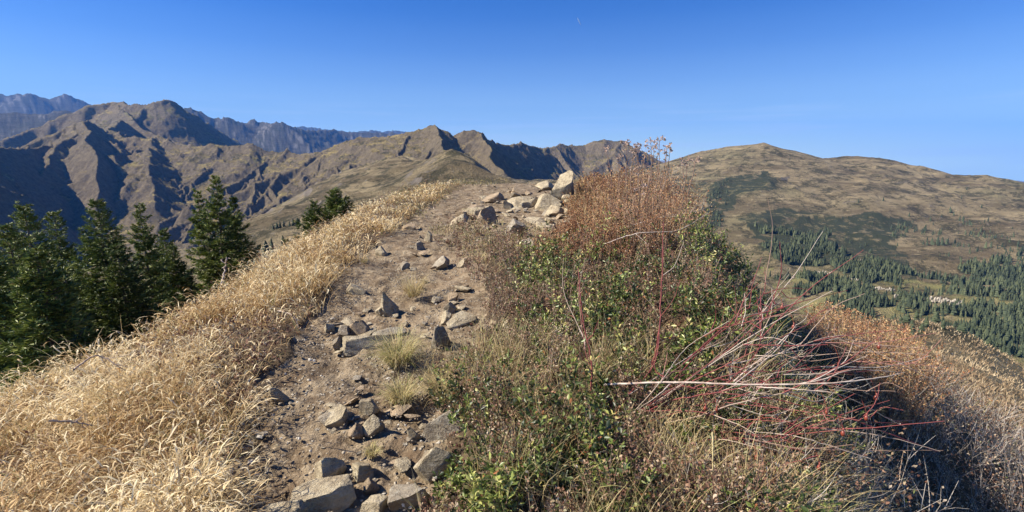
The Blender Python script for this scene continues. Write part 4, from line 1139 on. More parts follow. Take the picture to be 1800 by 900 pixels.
# gravel: far too many chips to count
def gravel(n, polys, s0, s1, label, jitter, r0=1.1, r1=22):
    x, y, z, u, v, q = zone(n, polys, None, r0, r1, -75, 40, jitter)
    V0, F0 = ICO[2]
    V0 = V0[:12 + 0] if False else V0
    bm = bmesh.new(); bmesh.ops.create_icosphere(bm, subdivisions=1, radius=1.0)
    V0 = np.array([t.co[:] for t in bm.verts]); F0 = np.array([[t.index for t in f.verts] for f in bm.faces]); bm.free()
    N = len(x)
    s = rng.uniform(s0, s1, N) * (.5 + rng.random(N) ** 2) * np.maximum(1, .16 * q)
    V = V0[None] * rng.uniform(.55, 1.25, (N, len(V0), 1)) * s[:, None, None] * rng.uniform([.7, .7, .35], [1.2, 1.2, .7], (N, 3))[:, None]
    V = V + np.c_[x, y, z - .004][:, None]
    H = Heap()
    Ft = (F0[None] + (np.arange(N) * len(V0))[:, None, None]).reshape(-1, 3)
    H.add(V, None, Ft, tint=np.repeat(rng.random(N), len(V0)))
    tag(H.build('gravel', mat_chip, smooth_sh=False), label, 'gravel', None, 'stuff')
M = NT('stone_chips', .9, .2)
M.color(M.ramp(M.attr('tint').outputs['Fac'], [(0, (.10, .08, .06)), (.4, (.24, .19, .13)), (.75, (.36, .31, .23)), (1, (.52, .48, .40))]))
mat_chip = M.m
gravel(15000, [PATH], .005, .012, 'loose stone chips scattered over the dirt path', 10)
gravel(15000, [[(385, 980), (385, 700), (440, 660), (540, 590), (600, 540), (560, 620), (500, 700), (470, 800), (470, 980)]], .008, .02, 'dark gravel strip along the left edge of the lower path', 10)
print('rocks', round(time.time() - T0, 1))
# ================================================================== spruces beside the crest
mat_needle = plant_mat('spruce_needles', [(0, (.025, .045, .014)), (.4, (.07, .11, .025)), (.75, (.20, .235, .045)), (.95, (.38, .39, .10)), (1, (.22, .15, .08))], .55, .12, spec=.3)
M = NT('spruce_bark', .95, .1)
p_ = M.pos((14, 14, 4)); b_ = M.noise(p_, 1, 5, .7)
M.color(M.mix(M.ramp(b_, [(.4, 0), (.6, 1)]), (.07, .055, .045), (.20, .17, .145))); M.bump(b_, .8, .03)
mat_bark = M.m
def spruce(u, v, r, label, seed, spread=.27, dens=1.0, ragged=.15, base=None, tilt=0.0, bare=0.0, group='spruces on the left slope', tinto=0.0):
    rg = np.random.default_rng(seed)
    top = pt(u, v, r); gz = float(G(top[0], top[1])) if r < 40 else float(far_height(top[0], top[1]))
    h = top[2] - gz
    if base: h = base; gz = top[2] - h
    T = empty('spruce_tree', (top[0], top[1], gz), 0)
    tag(T, label, 'tree', group)
    HT = Heap(); HN = Heap()
    zz = np.linspace(0, h, 14)
    bend = np.cumsum(rg.normal(size=(14, 2)) * .012 * h / 6, 0); bend -= bend[-1] * (zz / h)[:, None]
    bend[:, 0] += tilt * zz * (1 - zz / h)
    trunk = np.c_[bend, zz - .15]
    tube(HT, trunk, np.linspace(.016 * h / 2 + .03, .006, 14), 8, .5)
    z = .03 * h; ang = rg.uniform(0, 6.28)
    B0 = []; 
    while z < h * .985:
        f = z / h
        nb = 5 if f > .12 else 4
        for k in range(nb):
            ang += 2.399 + rg.normal() * .25
            L = 1.0 * spread * h * (1 - f) ** .93 * rg.uniform(.66, 1.12) + .05
            if rg.random() < ragged: L *= rg.uniform(.3, .7)
            if rg.random() < bare: continue
            B0.append((z + rg.normal() * .03, ang, L, f))
        z += h * (.019 + .009 * (1 - f)) / dens * rg.uniform(.8, 1.2) * (6 / h) ** .35
    P_all, D_all = [], []
    for (z, an, L, f) in B0:
        t = np.linspace(0, 1, 9)
        droop = -.30 * (1 - f) + .45 * f ** 2
        rise = .22 * t ** 2 * L
        out_ = L * t
        zc = z + droop * out_ + rise - .08 * L * np.sin(t * 3.1)
        side = np.array([-math.sin(an), math.cos(an)])
        wig = np.cumsum(rg.normal(size=9) * .02 * L)
        bx = np.interp(z, zz, bend[:, 0]); by_ = np.interp(z, zz, bend[:, 1])
        pts = np.c_[bx + math.cos(an) * out_ + side[0] * wig, by_ + math.sin(an) * out_ + side[1] * wig, zc]
        tube(HT, pts, np.linspace(.010 * L + .006, .003, 9), 4, .5)
        fwd = norm(np.gradient(pts, axis=0)); sd = np.array([side[0], side[1], 0.0])
        m = max(14, int(L / .030 * dens))
        tt = rg.uniform(.12, 1, m)
        Q = np.stack([np.interp(tt, t, pts[:, k]) for k in range(3)], -1); Fw = np.stack([np.interp(tt, t, fwd[:, k]) for k in range(3)], -1)
        sgn = np.where(rg.random(m) < .5, -1, 1)
        tl = L * (.42 * (1 - tt) ** .8 + .10) * rg.uniform(.6, 1.1, m)
        td = norm(Fw * .75 + sd[None] * sgn[:, None] * .9 + np.c_[np.zeros((m, 2)), rg.normal(size=m) * .12 - .18])
        # needle tufts along each side twig
        per = np.maximum(7, (tl / .017).astype(int))
        idx = np.repeat(np.arange(m), per)
        s = rg.random(len(idx))
        base_ = Q[idx] + td[idx] * (tl[idx] * s)[:, None]
        base_[:, 2] -= .10 * tl[idx] * s ** 2
        dd = norm(td[idx] * .9 + rg.normal(size=(len(idx), 3)) * [.45, .45, .2])
        P_all.append(base_); D_all.append(dd)
        m2_ = int(L / .012)
        t2 = rg.random(m2_); Q2 = np.stack([np.interp(t2, t, pts[:, k]) for k in range(3)], -1); F2 = np.stack([np.interp(t2, t, fwd[:, k]) for k in range(3)], -1)
        P_all.append(Q2); D_all.append(norm(F2 + rg.normal(size=(m2_, 3)) * .5))
    P = np.concatenate(P_all); D = np.concatenate(D_all); N = len(P)
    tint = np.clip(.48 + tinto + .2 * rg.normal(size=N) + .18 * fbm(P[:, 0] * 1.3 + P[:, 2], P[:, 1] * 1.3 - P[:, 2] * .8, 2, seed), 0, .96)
    tint[rg.random(N) < .012] = 1
    sc_ = max(1, r / 15) * np.clip((h - P[:, 2]) / (.16 * h), .6, 1)
    leaves(HN, P, D, rng.uniform(.07, .125, N) * sc_, rng.uniform(.014, .024, N) * sc_, tint, rg)
    HT.build('trunk', mat_bark, T); HN.build('crown', mat_needle, T)
    return T, N
tot = 0
for a in [
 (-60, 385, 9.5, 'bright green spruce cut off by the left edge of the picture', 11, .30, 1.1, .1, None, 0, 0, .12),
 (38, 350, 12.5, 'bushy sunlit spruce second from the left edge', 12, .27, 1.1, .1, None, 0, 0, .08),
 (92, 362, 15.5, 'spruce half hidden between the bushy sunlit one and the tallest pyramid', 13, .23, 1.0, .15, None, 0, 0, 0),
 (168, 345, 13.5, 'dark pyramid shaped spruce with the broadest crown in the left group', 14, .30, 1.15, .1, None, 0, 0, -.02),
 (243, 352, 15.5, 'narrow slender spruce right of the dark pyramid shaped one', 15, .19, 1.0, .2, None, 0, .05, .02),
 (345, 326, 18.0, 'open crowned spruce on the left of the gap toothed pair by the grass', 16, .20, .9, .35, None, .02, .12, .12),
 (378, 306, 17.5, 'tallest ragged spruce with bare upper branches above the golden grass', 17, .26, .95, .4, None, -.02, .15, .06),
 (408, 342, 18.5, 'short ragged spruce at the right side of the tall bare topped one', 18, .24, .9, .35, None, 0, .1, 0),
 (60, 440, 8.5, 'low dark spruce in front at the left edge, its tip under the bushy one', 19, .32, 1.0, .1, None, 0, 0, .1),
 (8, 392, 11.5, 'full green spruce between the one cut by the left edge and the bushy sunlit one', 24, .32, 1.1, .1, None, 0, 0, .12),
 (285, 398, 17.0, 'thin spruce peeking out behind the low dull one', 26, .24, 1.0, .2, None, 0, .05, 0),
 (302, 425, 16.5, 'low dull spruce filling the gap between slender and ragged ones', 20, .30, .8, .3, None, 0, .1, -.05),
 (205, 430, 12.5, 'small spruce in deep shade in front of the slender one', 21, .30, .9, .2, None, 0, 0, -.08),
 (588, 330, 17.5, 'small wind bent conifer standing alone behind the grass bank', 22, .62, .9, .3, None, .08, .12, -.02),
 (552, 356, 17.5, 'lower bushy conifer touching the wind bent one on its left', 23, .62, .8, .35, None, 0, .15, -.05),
]:
    u, v, r, lab, sd, sp, dn, rg_, bs, tl, br, ti = a
    T, n = spruce(u, v, r, lab, sd, sp, dn, rg_, bs, tl, br, tinto=ti); tot += n
print('spruces', tot, round(time.time() - T0, 1))

# ================================================================== far woods
mat_far = plant_mat('far_spruce', [(0, (.02, .03, .018)), (.5, (.048, .064, .035)), (1, (.10, .115, .055))], .8, 0)
def cone_tree(seed, sides=7, tiers=6, h=1.0, wd=.17):
    rg = np.random.default_rng(seed); V = []; Fc = []
    for k in range(tiers):
        z0 = .04 + .93 * k / tiers; z1 = min(1.0, z0 + 1.9 / tiers)
        r0 = wd * (1 - k / tiers) ** .9 + .015
        an = np.arange(sides) * 2 * math.pi / sides + rg.uniform(0, 6)
        b = len(V)
        for j in range(sides):
            q = r0 * rg.uniform(.55, 1.2); V.append((math.cos(an[j]) * q, math.sin(an[j]) * q, z0 + rg.uniform(-.03, .03)))
        V.append((rg.normal() * .01, rg.normal() * .01, z1))
        for j in range(sides): Fc.append((b + j, b + (j + 1) % sides, b + sides))
    return np.array(V), np.array(Fc)
VAR = [cone_tree(s, wd=w_) for s, w_ in ((1, .16), (2, .2), (3, .14), (4, .24))]
ME = []
for k, (V, Fc) in enumerate(VAR):
    ME.append(mesh_obj('spruce_tree', V, Fc, mat_far, attrs={'tint': np.random.default_rng(k).uniform(.1, .9, len(V))}, link=False, smooth_sh=False).data)
# positions: area weighted over the forest mask
cellA = (RR[:-1, :-1] * (az_axis[1] - az_axis[0])) * (RR[1:, :-1] - RR[:-1, :-1])
fmask = forest_m[:-1, :-1] * cellA
sp_mask = (area_mask(jitU, jitV, SPARSE) & onhill)[:-1, :-1] * cellA
def sample(mask, n, rg=rng):
    p = mask.ravel() / mask.sum(); k = rg.choice(p.size, n, p=p); j, i = np.divmod(k, mask.shape[1])
    az = az_axis[i] + rg.random(n) * (az_axis[1] - az_axis[0]); r = rows[j] + rg.random(n) * (rows[j + 1] - rows[j])
    return r * np.sin(az), r * np.cos(az)
print('forest area', fmask.sum(), sp_mask.sum())
fx, fy = sample(fmask, int(min(9000, fmask.sum() / 11)))
dn = rng.random(len(fx)) < 1.0
fx, fy = fx[dn], fy[dn]
sx_, sy_ = sample(sp_mask, int(min(1500, sp_mask.sum() / 150)))
dn = fbm(sx_ / 45, sy_ / 45, 3, 75) > .02
sx_, sy_ = sx_[dn], sy_[dn]
fx = np.r_[fx, sx_]; fy = np.r_[fy, sy_]
fz = far_height(fx, fy); fr = np.hypot(fx, fy)
hh_ = rng.uniform(6, 16, len(fx)) * rng.uniform(.6, 1.2, len(fx))
order = np.argsort(-(hh_ / fr))
IND = 230
labels_f = 'dark spruce standing in the wood on the right hand valley side'
for k in order[:IND]:
    o = bpy.data.objects.new('spruce_tree', ME[k % 4]); sc.collection.objects.link(o)
    h = hh_[k]; o.location = (fx[k], fy[k], fz[k] - .5); o.scale = (h * 1.1, h * 1.1, h); o.rotation_euler = (0, 0, (k * 1.7) % 6.28)
    tag(o, labels_f, 'tree', 'spruces of the wood across the right hand valley')
H = Heap()
rest = order[IND:]
for kk in range(4):
    V0, F0 = VAR[kk]; s = rest[rest % 4 == kk]
    V = V0[None] * (hh_[s][:, None, None] * np.array([1.1, 1.1, 1.0])) + np.c_[fx[s], fy[s], fz[s] - .5][:, None]
    H.add(V, None, (F0[None] + (np.arange(len(s)) * len(V0))[:, None, None]).reshape(-1, 3), tint=np.repeat(rng.uniform(.1, .95, len(s)), len(V0)))
tag(H.build('spruce_forest', mat_far, smooth_sh=False), 'dark spruce wood covering the lower slopes across the right hand valley', 'forest', None, 'stuff')
print('forest trees', len(fx), round(time.time() - T0, 1))
def lone(pts, label, group, hr, wide=1.1):
    for (u, v, r) in pts:
        p = pt(u, v, r); z = float(far_height(p[0], p[1])); h = rng.uniform(*hr)
        o = bpy.data.objects.new('spruce_tree', ME[rng.integers(4)]); sc.collection.objects.link(o)
        o.location = (p[0], p[1], z - .2); o.scale = (h * wide, h * wide, h); o.rotation_euler = (0, 0, rng.uniform(0, 6))
        tag(o, label, 'tree', group)
lone([(478 + 7 * k + rng.uniform(-2, 2), 380 - k, 520) for k in range(8)], 'tiny dark conifer in the short row on the tan meadow left of the path', 'row of conifers on the left meadow', (5, 8), 1.6)
lone([(u + rng.uniform(-3, 3), 430, r) for u, r in ((432, 330), (440, 320), (452, 335), (466, 330), (478, 340), (500, 330), (448, 300), (510, 300), (525, 320), (540, 310))], 'small dark conifer low on the meadow just behind the golden grass', 'conifers behind the golden grass', (7, 11), 1.3)
lone([(u, 590, r) for u, r in ((1590, 150), (1606, 160), (1625, 145), (1640, 170), (1600, 120), (1655, 150), (1618, 130), (1690, 160), (1740, 170), (1580, 140))], 'low dark mountain pine on the tan slope at the right behind the twigs', 'mountain pines on the near right slope', (2.2, 4.2), 2.0)
def scattered():
    x, y = [], []
    n = 0
    while n < 45:
        u, v = rng.uniform(1480, 1790), rng.uniform(330, 520)
        d = np.abs(U - u) + np.abs(Vv - v); d[~onhill] = 1e9
        k = d.argmin(); j, i = np.divmod(k, U.shape[1]); n += 1
        h = rng.uniform(6, 13)
        o = bpy.data.objects.new('spruce_tree', ME[rng.integers(4)]); sc.collection.objects.link(o)
        o.location = (X[j, i], Y[j, i], Z[j, i] - .3); o.scale = (h * 1.3, h * 1.3, h); o.rotation_euler = (0, 0, rng.uniform(0, 6))
        tag(o, 'single spruce dotted on the open tan slope across the right hand valley', 'tree', 'scattered spruces on the open right hand slope')
scattered()
print('lone trees', round(time.time() - T0, 1))

# tussocks on the open slopes nearest the crest: what nobody could count
def slope_tufts():
    H = Heap()
    n = 26000
    a = np.radians(rng.uniform(8, 58, n)); q = np.exp(rng.uniform(math.log(9), math.log(330), n))
    x, y = q * np.sin(a), q * np.cos(a)
    z = np.where(q < 40, G(np.clip(x, -49, 49), np.clip(y, -5, 49)), far_height(x, y))
    k = (fbm(x / 9, y / 9, 3, 601) > rng.normal(size=n) * .25 - .1)
    x, y, z, q = x[k], y[k], z[k], q[k]
    per = 7; N = len(x) * per
    rep = lambda t: np.repeat(t, per)
    an = rng.uniform(0, 6.28, N); rad = rep(q) * .008 * np.sqrt(rng.random(N))
    blades(H, np.c_[rep(x) + np.sin(an) * rad, rep(y) + np.cos(an) * rad, rep(z) - .02], rng.uniform(.25, .6, N) * np.clip(rep(q) / 60, .6, 1.2), np.maximum(.012, .0011 * rep(q)), an, np.abs(rng.normal(size=N)) * .5 + .1, rng.uniform(.2, 2, N),
           np.clip(.36 + .5 * rep(fbm(x / 15, y / 15, 3, 605)) + .16 * rng.normal(size=N), 0, .72), K=2)
    mg = plant_mat('faded_slope_grass', [(0, (.12, .085, .05)), (.35, (.26, .185, .11)), (.6, (.40, .31, .19)), (.8, (.50, .42, .28)), (1, (.2, .2, .09))], .8, .15)
    tag(H.build('hillside_grass', mg), 'dry grass tufts over the steep slope right of the crest', 'grass', None, 'stuff')
slope_tufts()
# pale limestone bluffs in the wood across the valley
mat_cliff = rock_mat('bluff_limestone', (.46, .42, .35), (.30, .27, .22), (.52, .49, .43))
def bluff(u, v, r, w_, h_, label, seed):
    p = pt(u, v, r); z = float(far_height(p[0], p[1]))
    H = Heap(); rg = np.random.default_rng(seed)
    for k in range(15):
        V, Fc = rock_shape((w_ / 9 * rg.uniform(.6, 1.3), w_ / 8, h_ * rg.uniform(.4, 1.5)), seed * 20 + k, 3, 8)
        t = (k - 7) / 12 * w_
        H.add(V + [p[0] + t * math.cos(math.atan2(p[0], p[1])) , p[1] - t * math.sin(math.atan2(p[0], p[1])), z + h_ * .2 + rg.normal() * h_ * .25], None, Fc, tint=.5)
    tag(H.build('limestone_bluff', mat_cliff), label, 'cliff')
for i, (u, v, r, w_, h_, lab) in enumerate([
  (1600, 512, 860, 26, 7, 'leftmost pale bluff of the limestone band above the right hand wood'),
  (1632, 518, 850, 30, 6, 'long pale bluff in the middle of the limestone band'),
  (1664, 524, 840, 26, 7, 'pale bluff right of the long middle one in the limestone band'),
  (1688, 534, 830, 18, 7, 'small isolated pale bluff at the right end of the limestone band'),
  (1555, 500, 900, 20, 5, 'low pale outcrop just left of the limestone band'),
  (1450, 478, 960, 16, 5, 'small pale outcrop in a grassy gap of the wood far left of the limestone band'),
  (1500, 485, 940, 12, 4, 'tiny pale outcrop between the grassy gap and the limestone band')]):
    bluff(u, v, r, w_, h_, lab, 40 + i)
# ================================================================== thorny stems, dead branches, seed stalks, tussocks
def P3(u, v, r): return pt(u, v, r)
def stem_obj(pts, r0, r1, mat, parent, name='stem', n=26, tint=.5, thorns=0, rg=rng, sides=6, wob=.35):
    H = Heap(); c = curve(pts, n); c[1:-1] += rg.normal(size=c[1:-1].shape) * r0 * wob
    tube(H, c, np.linspace(r0, r1, n), sides, tint)
    if thorns:
        i = rg.integers(1, n - 1, thorns); f = rg.random(thorns)[:, None]
        b = c[i] * (1 - f) + c[np.minimum(i + 1, n - 1)] * f
        d = rg.normal(size=(thorns, 3))
        leaves(H, b, d, np.full(thorns, r0 * 2.0), np.full(thorns, r0 * .7), np.full(thorns, .8))
        # short width: relative
    o = H.build(name, mat, parent)
    return o, c
def local(pts, o): return [np.asarray(p) - o for p in pts]
base = P3(1092, 745, 2.50)
bush = empty('thorn_bush', tuple(base)); tag(bush, 'wiry red stemmed rose bush sprawling to the right over the mound, with orange hips', 'rose bush')
rgS = np.random.default_rng(5)
STEMS = [  # sight line and distance of the bends
 [(1092, 745, 2.5), (1130, 700, 2.45), (1200, 640, 2.5), (1300, 575, 2.65), (1385, 520, 2.9)],
 [(1092, 745, 2.5), (1100, 700, 2.45), (1150, 640, 2.6), (1160, 560, 2.75), (1166, 430, 3.0)],
 [(1092, 745, 2.5), (1180, 705, 2.4), (1260, 690, 2.35), (1340, 672, 2.35), (1420, 640, 2.5)],
 [(1095, 750, 2.5), (1200, 738, 2.35), (1330, 700, 2.3), (1460, 690, 2.4), (1590, 750, 2.6)],
 [(1095, 750, 2.5), (1180, 690, 2.5), (1280, 640, 2.55), (1360, 600, 2.6), (1440, 560, 2.8)],
 [(1200, 640, 2.5), (1290, 560, 2.7), (1340, 520, 2.8), (1345, 470, 2.9)],
 [(1095, 750, 2.5), (1220, 660, 2.45), (1330, 560, 2.7), (1400, 480, 2.95)],
 [(1260, 690, 2.35), (1330, 620, 2.5), (1335, 560, 2.65), (1330, 520, 2.7)],
 [(1260, 690, 2.35), (1350, 700, 2.3), (1440, 720, 2.35), (1520, 740, 2.5), (1600, 745, 2.7)],
 [(1300, 650, 2.5), (1400, 610, 2.55), (1480, 590, 2.7), (1560, 610, 2.9)],
 [(1095, 750, 2.5), (1160, 800, 2.3), (1260, 850, 2.15), (1330, 830, 2.15), (1440, 800, 2.2)],
 [(1092, 745, 2.5), (1060, 690, 2.5), (1030, 620, 2.6), (1015, 500, 2.9)],
 [(1360, 600, 2.6), (1400, 650, 2.5), (1480, 665, 2.5), (1540, 700, 2.6)],
 [(1092, 745, 2.5), (1120, 790, 2.35), (1200, 780, 2.25), (1300, 770, 2.2), (1400, 790, 2.2)],
]
ends = []
for k in range(18):
    e_ = (rgS.uniform(1270, 1580), rgS.uniform(510, 870), rgS.uniform(2.3, 3.0))
    f_ = rgS.uniform(.3, .6)
    m_ = (1092 + (e_[0] - 1092) * f_, 745 + (e_[1] - 745) * f_ - rgS.uniform(5, 60), 2.45 + rgS.uniform(-.2, .1))
    m2 = (1092 + (e_[0] - 1092) * (f_ + .25), 745 + (e_[1] - 745) * (f_ + .25) - rgS.uniform(-15, 50), 2.45 + rgS.uniform(-.2, .3))
    STEMS.append([(1092 + rgS.uniform(-10, 60), 745 + rgS.uniform(-25, 10), 2.45), m_, m2, e_])
for k, S in enumerate(STEMS):
    pts = local([P3(*p) for p in S], base)
    o, c = stem_obj(pts, .0040 if k < 7 else .0025, .0012, mat_redtwig if k % 3 else mat_twig, bush, 'stem', 30, float(rgS.uniform(.1, .8)), 24, rgS)
    ends.append(c)
    for j in range(5):                                    # side shoots as sub-parts
        i = rgS.integers(8, 28); b0 = c[i]; dr = norm(c[min(i + 1, 29)] - c[i - 1])
        e = b0 + (dr * .8 + norm(rgS.normal(size=3)) * .9 + np.array([.25, 0, .1])) * rgS.uniform(.12, .34)
        mid = (b0 + e) / 2 + rgS.normal(size=3) * .02
        s_, _ = stem_obj([b0, mid, e], .0024, .001, mat_redtwig if rgS.random() < .6 else mat_twig, o, 'shoot', 10, float(rgS.uniform(.3, .9)), 0, rgS, 5)
M = NT('rose_hip', .35, .5); M.color((.20, .045, .025)); mat_hip = M.m
def lathe(H, prof, c, sides=10, ax=None):
    an = np.arange(sides) * 2 * math.pi / sides
    V = np.array([[(r_ * math.cos(a), r_ * math.sin(a), z_) for a in an] for r_, z_ in prof])
    V = V + c
    n = len(prof); b = (np.arange(n - 1) * sides)[:, None] + np.arange(sides)[None]; cc = (np.arange(n - 1) * sides)[:, None] + ((np.arange(sides) + 1) % sides)[None]
    H.add(V, np.stack([b, cc, cc + sides, b + sides], -1), tint=.5, along=.5)
for (u, v, r) in [(1440, 822, 2.1), (1523, 735, 2.45), (1453, 725, 2.3), (1545, 610, 2.85), (1475, 640, 2.6), (1108, 742, 2.4), (1240, 718, 2.3), (1260, 720, 2.25), (1540, 700, 2.6), (1482, 762, 2.3), (1395, 575, 2.7), (1330, 805, 2.15), (1375, 540, 2.8)]:
    q = P3(u, v, r) - base; H = Heap(); s = rgS.uniform(.8, 1.2)
    lathe(H, [(.0005, -.012 * s), (.006 * s, -.008 * s), (.0085 * s, 0), (.006 * s, .008 * s), (.002, .012 * s), (.0045, .02 * s), (.0005, .021 * s)], q)
    tube(H, np.array([q + [0, 0, .018], q + [-.006, .01, .045], q + [-.02, .02, .08]]), .0012, 5)
    H.build('rose_hip', mat_hip, bush)
# pale dead branch lying across the bush
db = P3(1110, 674, 2.38); br = empty('dead_branch', tuple(db)); tag(br, 'long bleached dead branch lying level across the red rose stems', 'branch')
main = local([P3(1060, 676, 2.45), P3(1110, 674, 2.38), P3(1200, 672, 2.3), P3(1320, 676, 2.27), P3(1450, 674, 2.3), P3(1530, 666, 2.4), P3(1582, 657, 2.5)], db)
M = NT('bleached_wood', .8, .2); nb_ = M.noise(M.pos((30, 30, 30)), 1, 4, .6); M.color(M.mix(M.ramp(nb_, [(.4, 0), (.6, 1)]), (.52, .44, .37), (.34, .25, .20))); mat_bleach = M.m
trunk_, c = stem_obj(main, .0065, .0016, mat_bleach, br, 'limb', 40, wob=.12)
for S in ([(1330, 680, 2.27), (1400, 684, 2.2), (1460, 690, 2.2)], [(1380, 678, 2.28), (1440, 668, 2.3), (1500, 650, 2.4), (1590, 655, 2.6)], [(1180, 673, 2.32), (1150, 700, 2.25), (1120, 720, 2.25)], [(1290, 676, 2.28), (1360, 620, 2.5), (1400, 570, 2.6)], [(1420, 674, 2.3), (1480, 640, 2.4), (1500, 600, 2.5)]):
    stem_obj(local([P3(*p) for p in S], db), .0028, .0010, mat_bleach, br, 'twig', 16)
def branch(name, label, pts, r0, r1, mat, cat='stem', twigs=0, group=None, thorn=0):
    p = [P3(*q) for q in pts]; o0 = p[0]
    e = empty(name, tuple(o0)); tag(e, label, cat, group)
    o, c = stem_obj(local(p, o0), r0, r1, mat, e, 'stem', 26, .6, thorn)
    for j in range(twigs):
        i = rgS.integers(6, 25); b0 = c[i]
        en = b0 + (norm(c[i] - c[i - 1]) * .8 + norm(rgS.normal(size=3)) * .8) * rgS.uniform(.08, .3) * np.linalg.norm(c[-1] - c[0])
        stem_obj([b0, (b0 + en) / 2 + rgS.normal(size=3) * .012, en], r0 * .5, r1 * .6, mat, e, 'twig', 9, .6, 0, rgS, 5)
    return e
branch('thorny_stem', 'tall upright dark red thorny stem rising out of the green shrub leaves', [(1145, 650, 2.75), (1158, 590, 2.75), (1163, 500, 2.8), (1166, 390, 2.85)], .0055, .002, mat_redtwig, thorn=40)
branch('thorny_stem', 'upright red brown stem left of the tall one, forked at its foot', [(1035, 720, 2.4), (1040, 640, 2.45), (1024, 560, 2.5), (1016, 470, 2.6)], .0055, .0018, mat_redtwig, twigs=3, thorn=30)
branch('dry_stalk', 'pale straight diagonal grass stalk in the lower shrubs right of the ledge', [(1012, 840, 2.05), (1030, 780, 2.1), (1050, 735, 2.2)], .002, .001, mat_bleach)
branch('dry_grass_stalk', 'single broad yellow grass blade hanging at the bottom right of centre', [(1252, 760, 1.95), (1253, 820, 1.9), (1250, 880, 1.85)], .0042, .001, mat_straw, cat='grass blade')
branch('dead_branch', 'thin bleached dead branch slanting up to the right behind the roses', [(1290, 670, 2.5), (1350, 620, 2.6), (1400, 575, 2.75)], .004, .0016, mat_bleach, cat='branch', twigs=3)
branch('dead_branch', 'thin bleached dead branch pointing right from the russet shrub top', [(1100, 400, 5.4), (1160, 382, 5.3), (1220, 372, 5.4), (1250, 360, 5.5)], .006, .002, mat_bleach, cat='branch', twigs=5)
branch('dead_branch', 'pale fallen branch low in the russet shrub under the other pale one', [(1060, 430, 4.8), (1120, 410, 4.7), (1190, 405, 4.8), (1245, 375, 5.0)], .005, .002, mat_bleach, cat='branch', twigs=5)
branch('dead_branch', 'dark bare twig lying in the golden grass left of the path', [(130, 650, 4.0), (170, 625, 4.2), (215, 648, 4.1), (262, 665, 4.2)], .006, .002, mat_twig, cat='branch', twigs=6)
branch('dead_branch', 'dark thin twig standing out of the golden grass below the first dark twig', [(85, 740, 3.1), (130, 742, 3.1), (165, 748, 3.1)], .005, .002, mat_twig, cat='branch', twigs=4)
branch('dead_branch', 'curved pale stick arching over the gravel strip beside the golden grass', [(488, 546, 4.6), (515, 555, 4.4), (526, 580, 4.3)], .004, .002, mat_bleach, cat='branch')
branch('dead_branch', 'bare grey broken branch sticking up by the foot of the ragged spruce', [(390, 500, 7.2), (396, 470, 7.3), (398, 452, 7.3)], .015, .006, mat_bleach, cat='branch', twigs=4)
branch('fallen_stick', 'thin dark stick lying on the lower path pointing to the gravel strip', [(560, 600, 4.2), (600, 622, 4.0), (620, 634, 3.9)], .003, .002, mat_twig)
# dry seed stalks on top of the russet shrub
M = NT('seed_head', .8, .1); M.color((.42, .30, .24)); mat_seed = M.m
def stalk(u, vb, vt, r, label, umbel):
    p0, p1 = P3(u, vb, r), P3(u + rgS.uniform(-14, 14), vt, r)
    e = empty('seed_stalk', tuple(p0)); tag(e, label, 'plant', 'dry seed stalks on the shrub top')
    _, c = stem_obj([np.zeros(3), (p1 - p0) * .5 + rgS.normal(size=3) * .02, p1 - p0], .007, .0035, mat_twig, e, 'stem', 14, .3)
    H = Heap(); tip = p1 - p0
    for j in range(umbel):
        d = norm(rgS.normal(size=3) * [1, 1, .35] + [0, 0, .55]) * rgS.uniform(.05, .10)
        b0 = tip if rgS.random() < .6 else c[rgS.integers(11, 13)]
        tube(H, np.array([b0, b0 + d * .6 + [0, 0, .01], b0 + d]), .0025, 4)
        n = 9; q = b0 + d
        leaves(H, np.repeat(q[None], n, 0), rgS.normal(size=(n, 3)), np.full(n, .026), np.full(n, .016), np.full(n, .5))
    H.build('seed_head', mat_seed, e)
k = 0
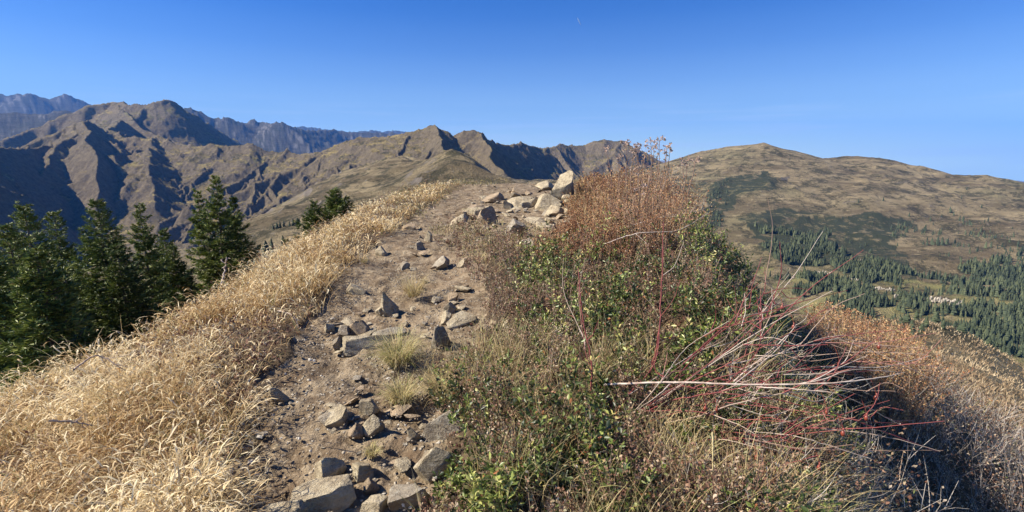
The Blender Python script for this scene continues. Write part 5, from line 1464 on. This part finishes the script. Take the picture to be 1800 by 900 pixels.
for (u, vb, vt, r, n) in [(1075, 330, 262, 7.4, 6), (1100, 330, 254, 7.4, 8), (1110, 340, 262, 7.2, 8), (1122, 345, 258, 7.0, 8), (1132, 340, 268, 7.2, 7), (1145, 330, 252, 7.4, 10), (1152, 335, 248, 7.0, 12), (1160, 330, 262, 7.2, 8), (1166, 335, 270, 7.2, 7), (1085, 340, 280, 7.3, 6), (1138, 345, 276, 7.2, 8), (1200, 340, 285, 7.0, 8), (1208, 345, 282, 6.9, 8), (1190, 345, 292, 7.1, 6), (1118, 430, 330, 5.5, 4), (1108, 420, 300, 5.8, 4)]:
    stalk(u, vb, vt, r, 'thin dry stalk with a ragged brown seed head rising from the russet shrub', n)
# tussocks on the path
def tussock(u, v, wpx, hpx, label, tmu, seed, n=420):
    rg = np.random.default_rng(seed); p = hit(u, v)[0]; D = CP * p[1] - SP * p[2]
    W = wpx * D / F / 2; h = hpx * D / F
    H = Heap(); an = rg.uniform(0, 6.28, n); rd = W * .42 * np.sqrt(rg.random(n))
    x = p[0] + np.sin(an) * rd; y = p[1] + np.cos(an) * rd
    root = np.c_[x, y, G(x, y) - .01] - p
    blades(H, root, h * rg.uniform(.7, 1.5, n), np.full(n, .0032) * rg.uniform(.7, 1.3, n), an + rg.normal(size=n) * .5, np.abs(rg.normal(size=n)) * .35 + .15, rg.uniform(.5, 2.6, n), np.clip(tmu + rg.normal(size=n) * .16, 0, 1), K=6, r=rg)
    o = H.build('grass_tussock', mat_straw); o.location = p
    tag(o, label, 'grass tussock')
tussock(700, 635, 95, 52, 'round straw and green grass tussock in the middle of the path below the slanting slab', .68, 1, 620)
tussock(728, 520, 46, 44, 'upright orange straw tussock beside the bright pointed stone', .45, 2, 260)
tussock(705, 705, 70, 40, 'flattened straw tussock just under the round one at the right path edge', .62, 3, 420)
tussock(770, 690, 60, 36, 'yellowish tussock at the foot of the shrubs right of the flattened one', .55, 4, 360)
tussock(655, 800, 40, 20, 'small pale tussock between the stones of the lower path', .6, 5, 160)
tussock(857, 317, 30, 16, 'bright yellow grass tuft on the skyline where the path tops out', .62, 6, 200)
tussock(640, 460, 22, 10, 'little straw tuft at the left edge of the upper path', .55, 7, 80)
print('stems', round(time.time() - T0, 1))

# short vapour trail high in the sky
H = Heap(); a_, b_ = P3(1015, 31, 15000), P3(1021, 44, 15000)
tube(H, np.linspace(a_, b_, 8), np.array([3, 9, 12, 14, 13, 12, 9, 3.0]), 8)
M = NT('vapour', 1, 0); M.color((.26, .32, .42)); o = H.build('contrail', M.m); tag(o, 'tiny pale vapour trail high in the blue sky', 'contrail')
print('script done', round(time.time() - T0, 1), len(bpy.data.objects))
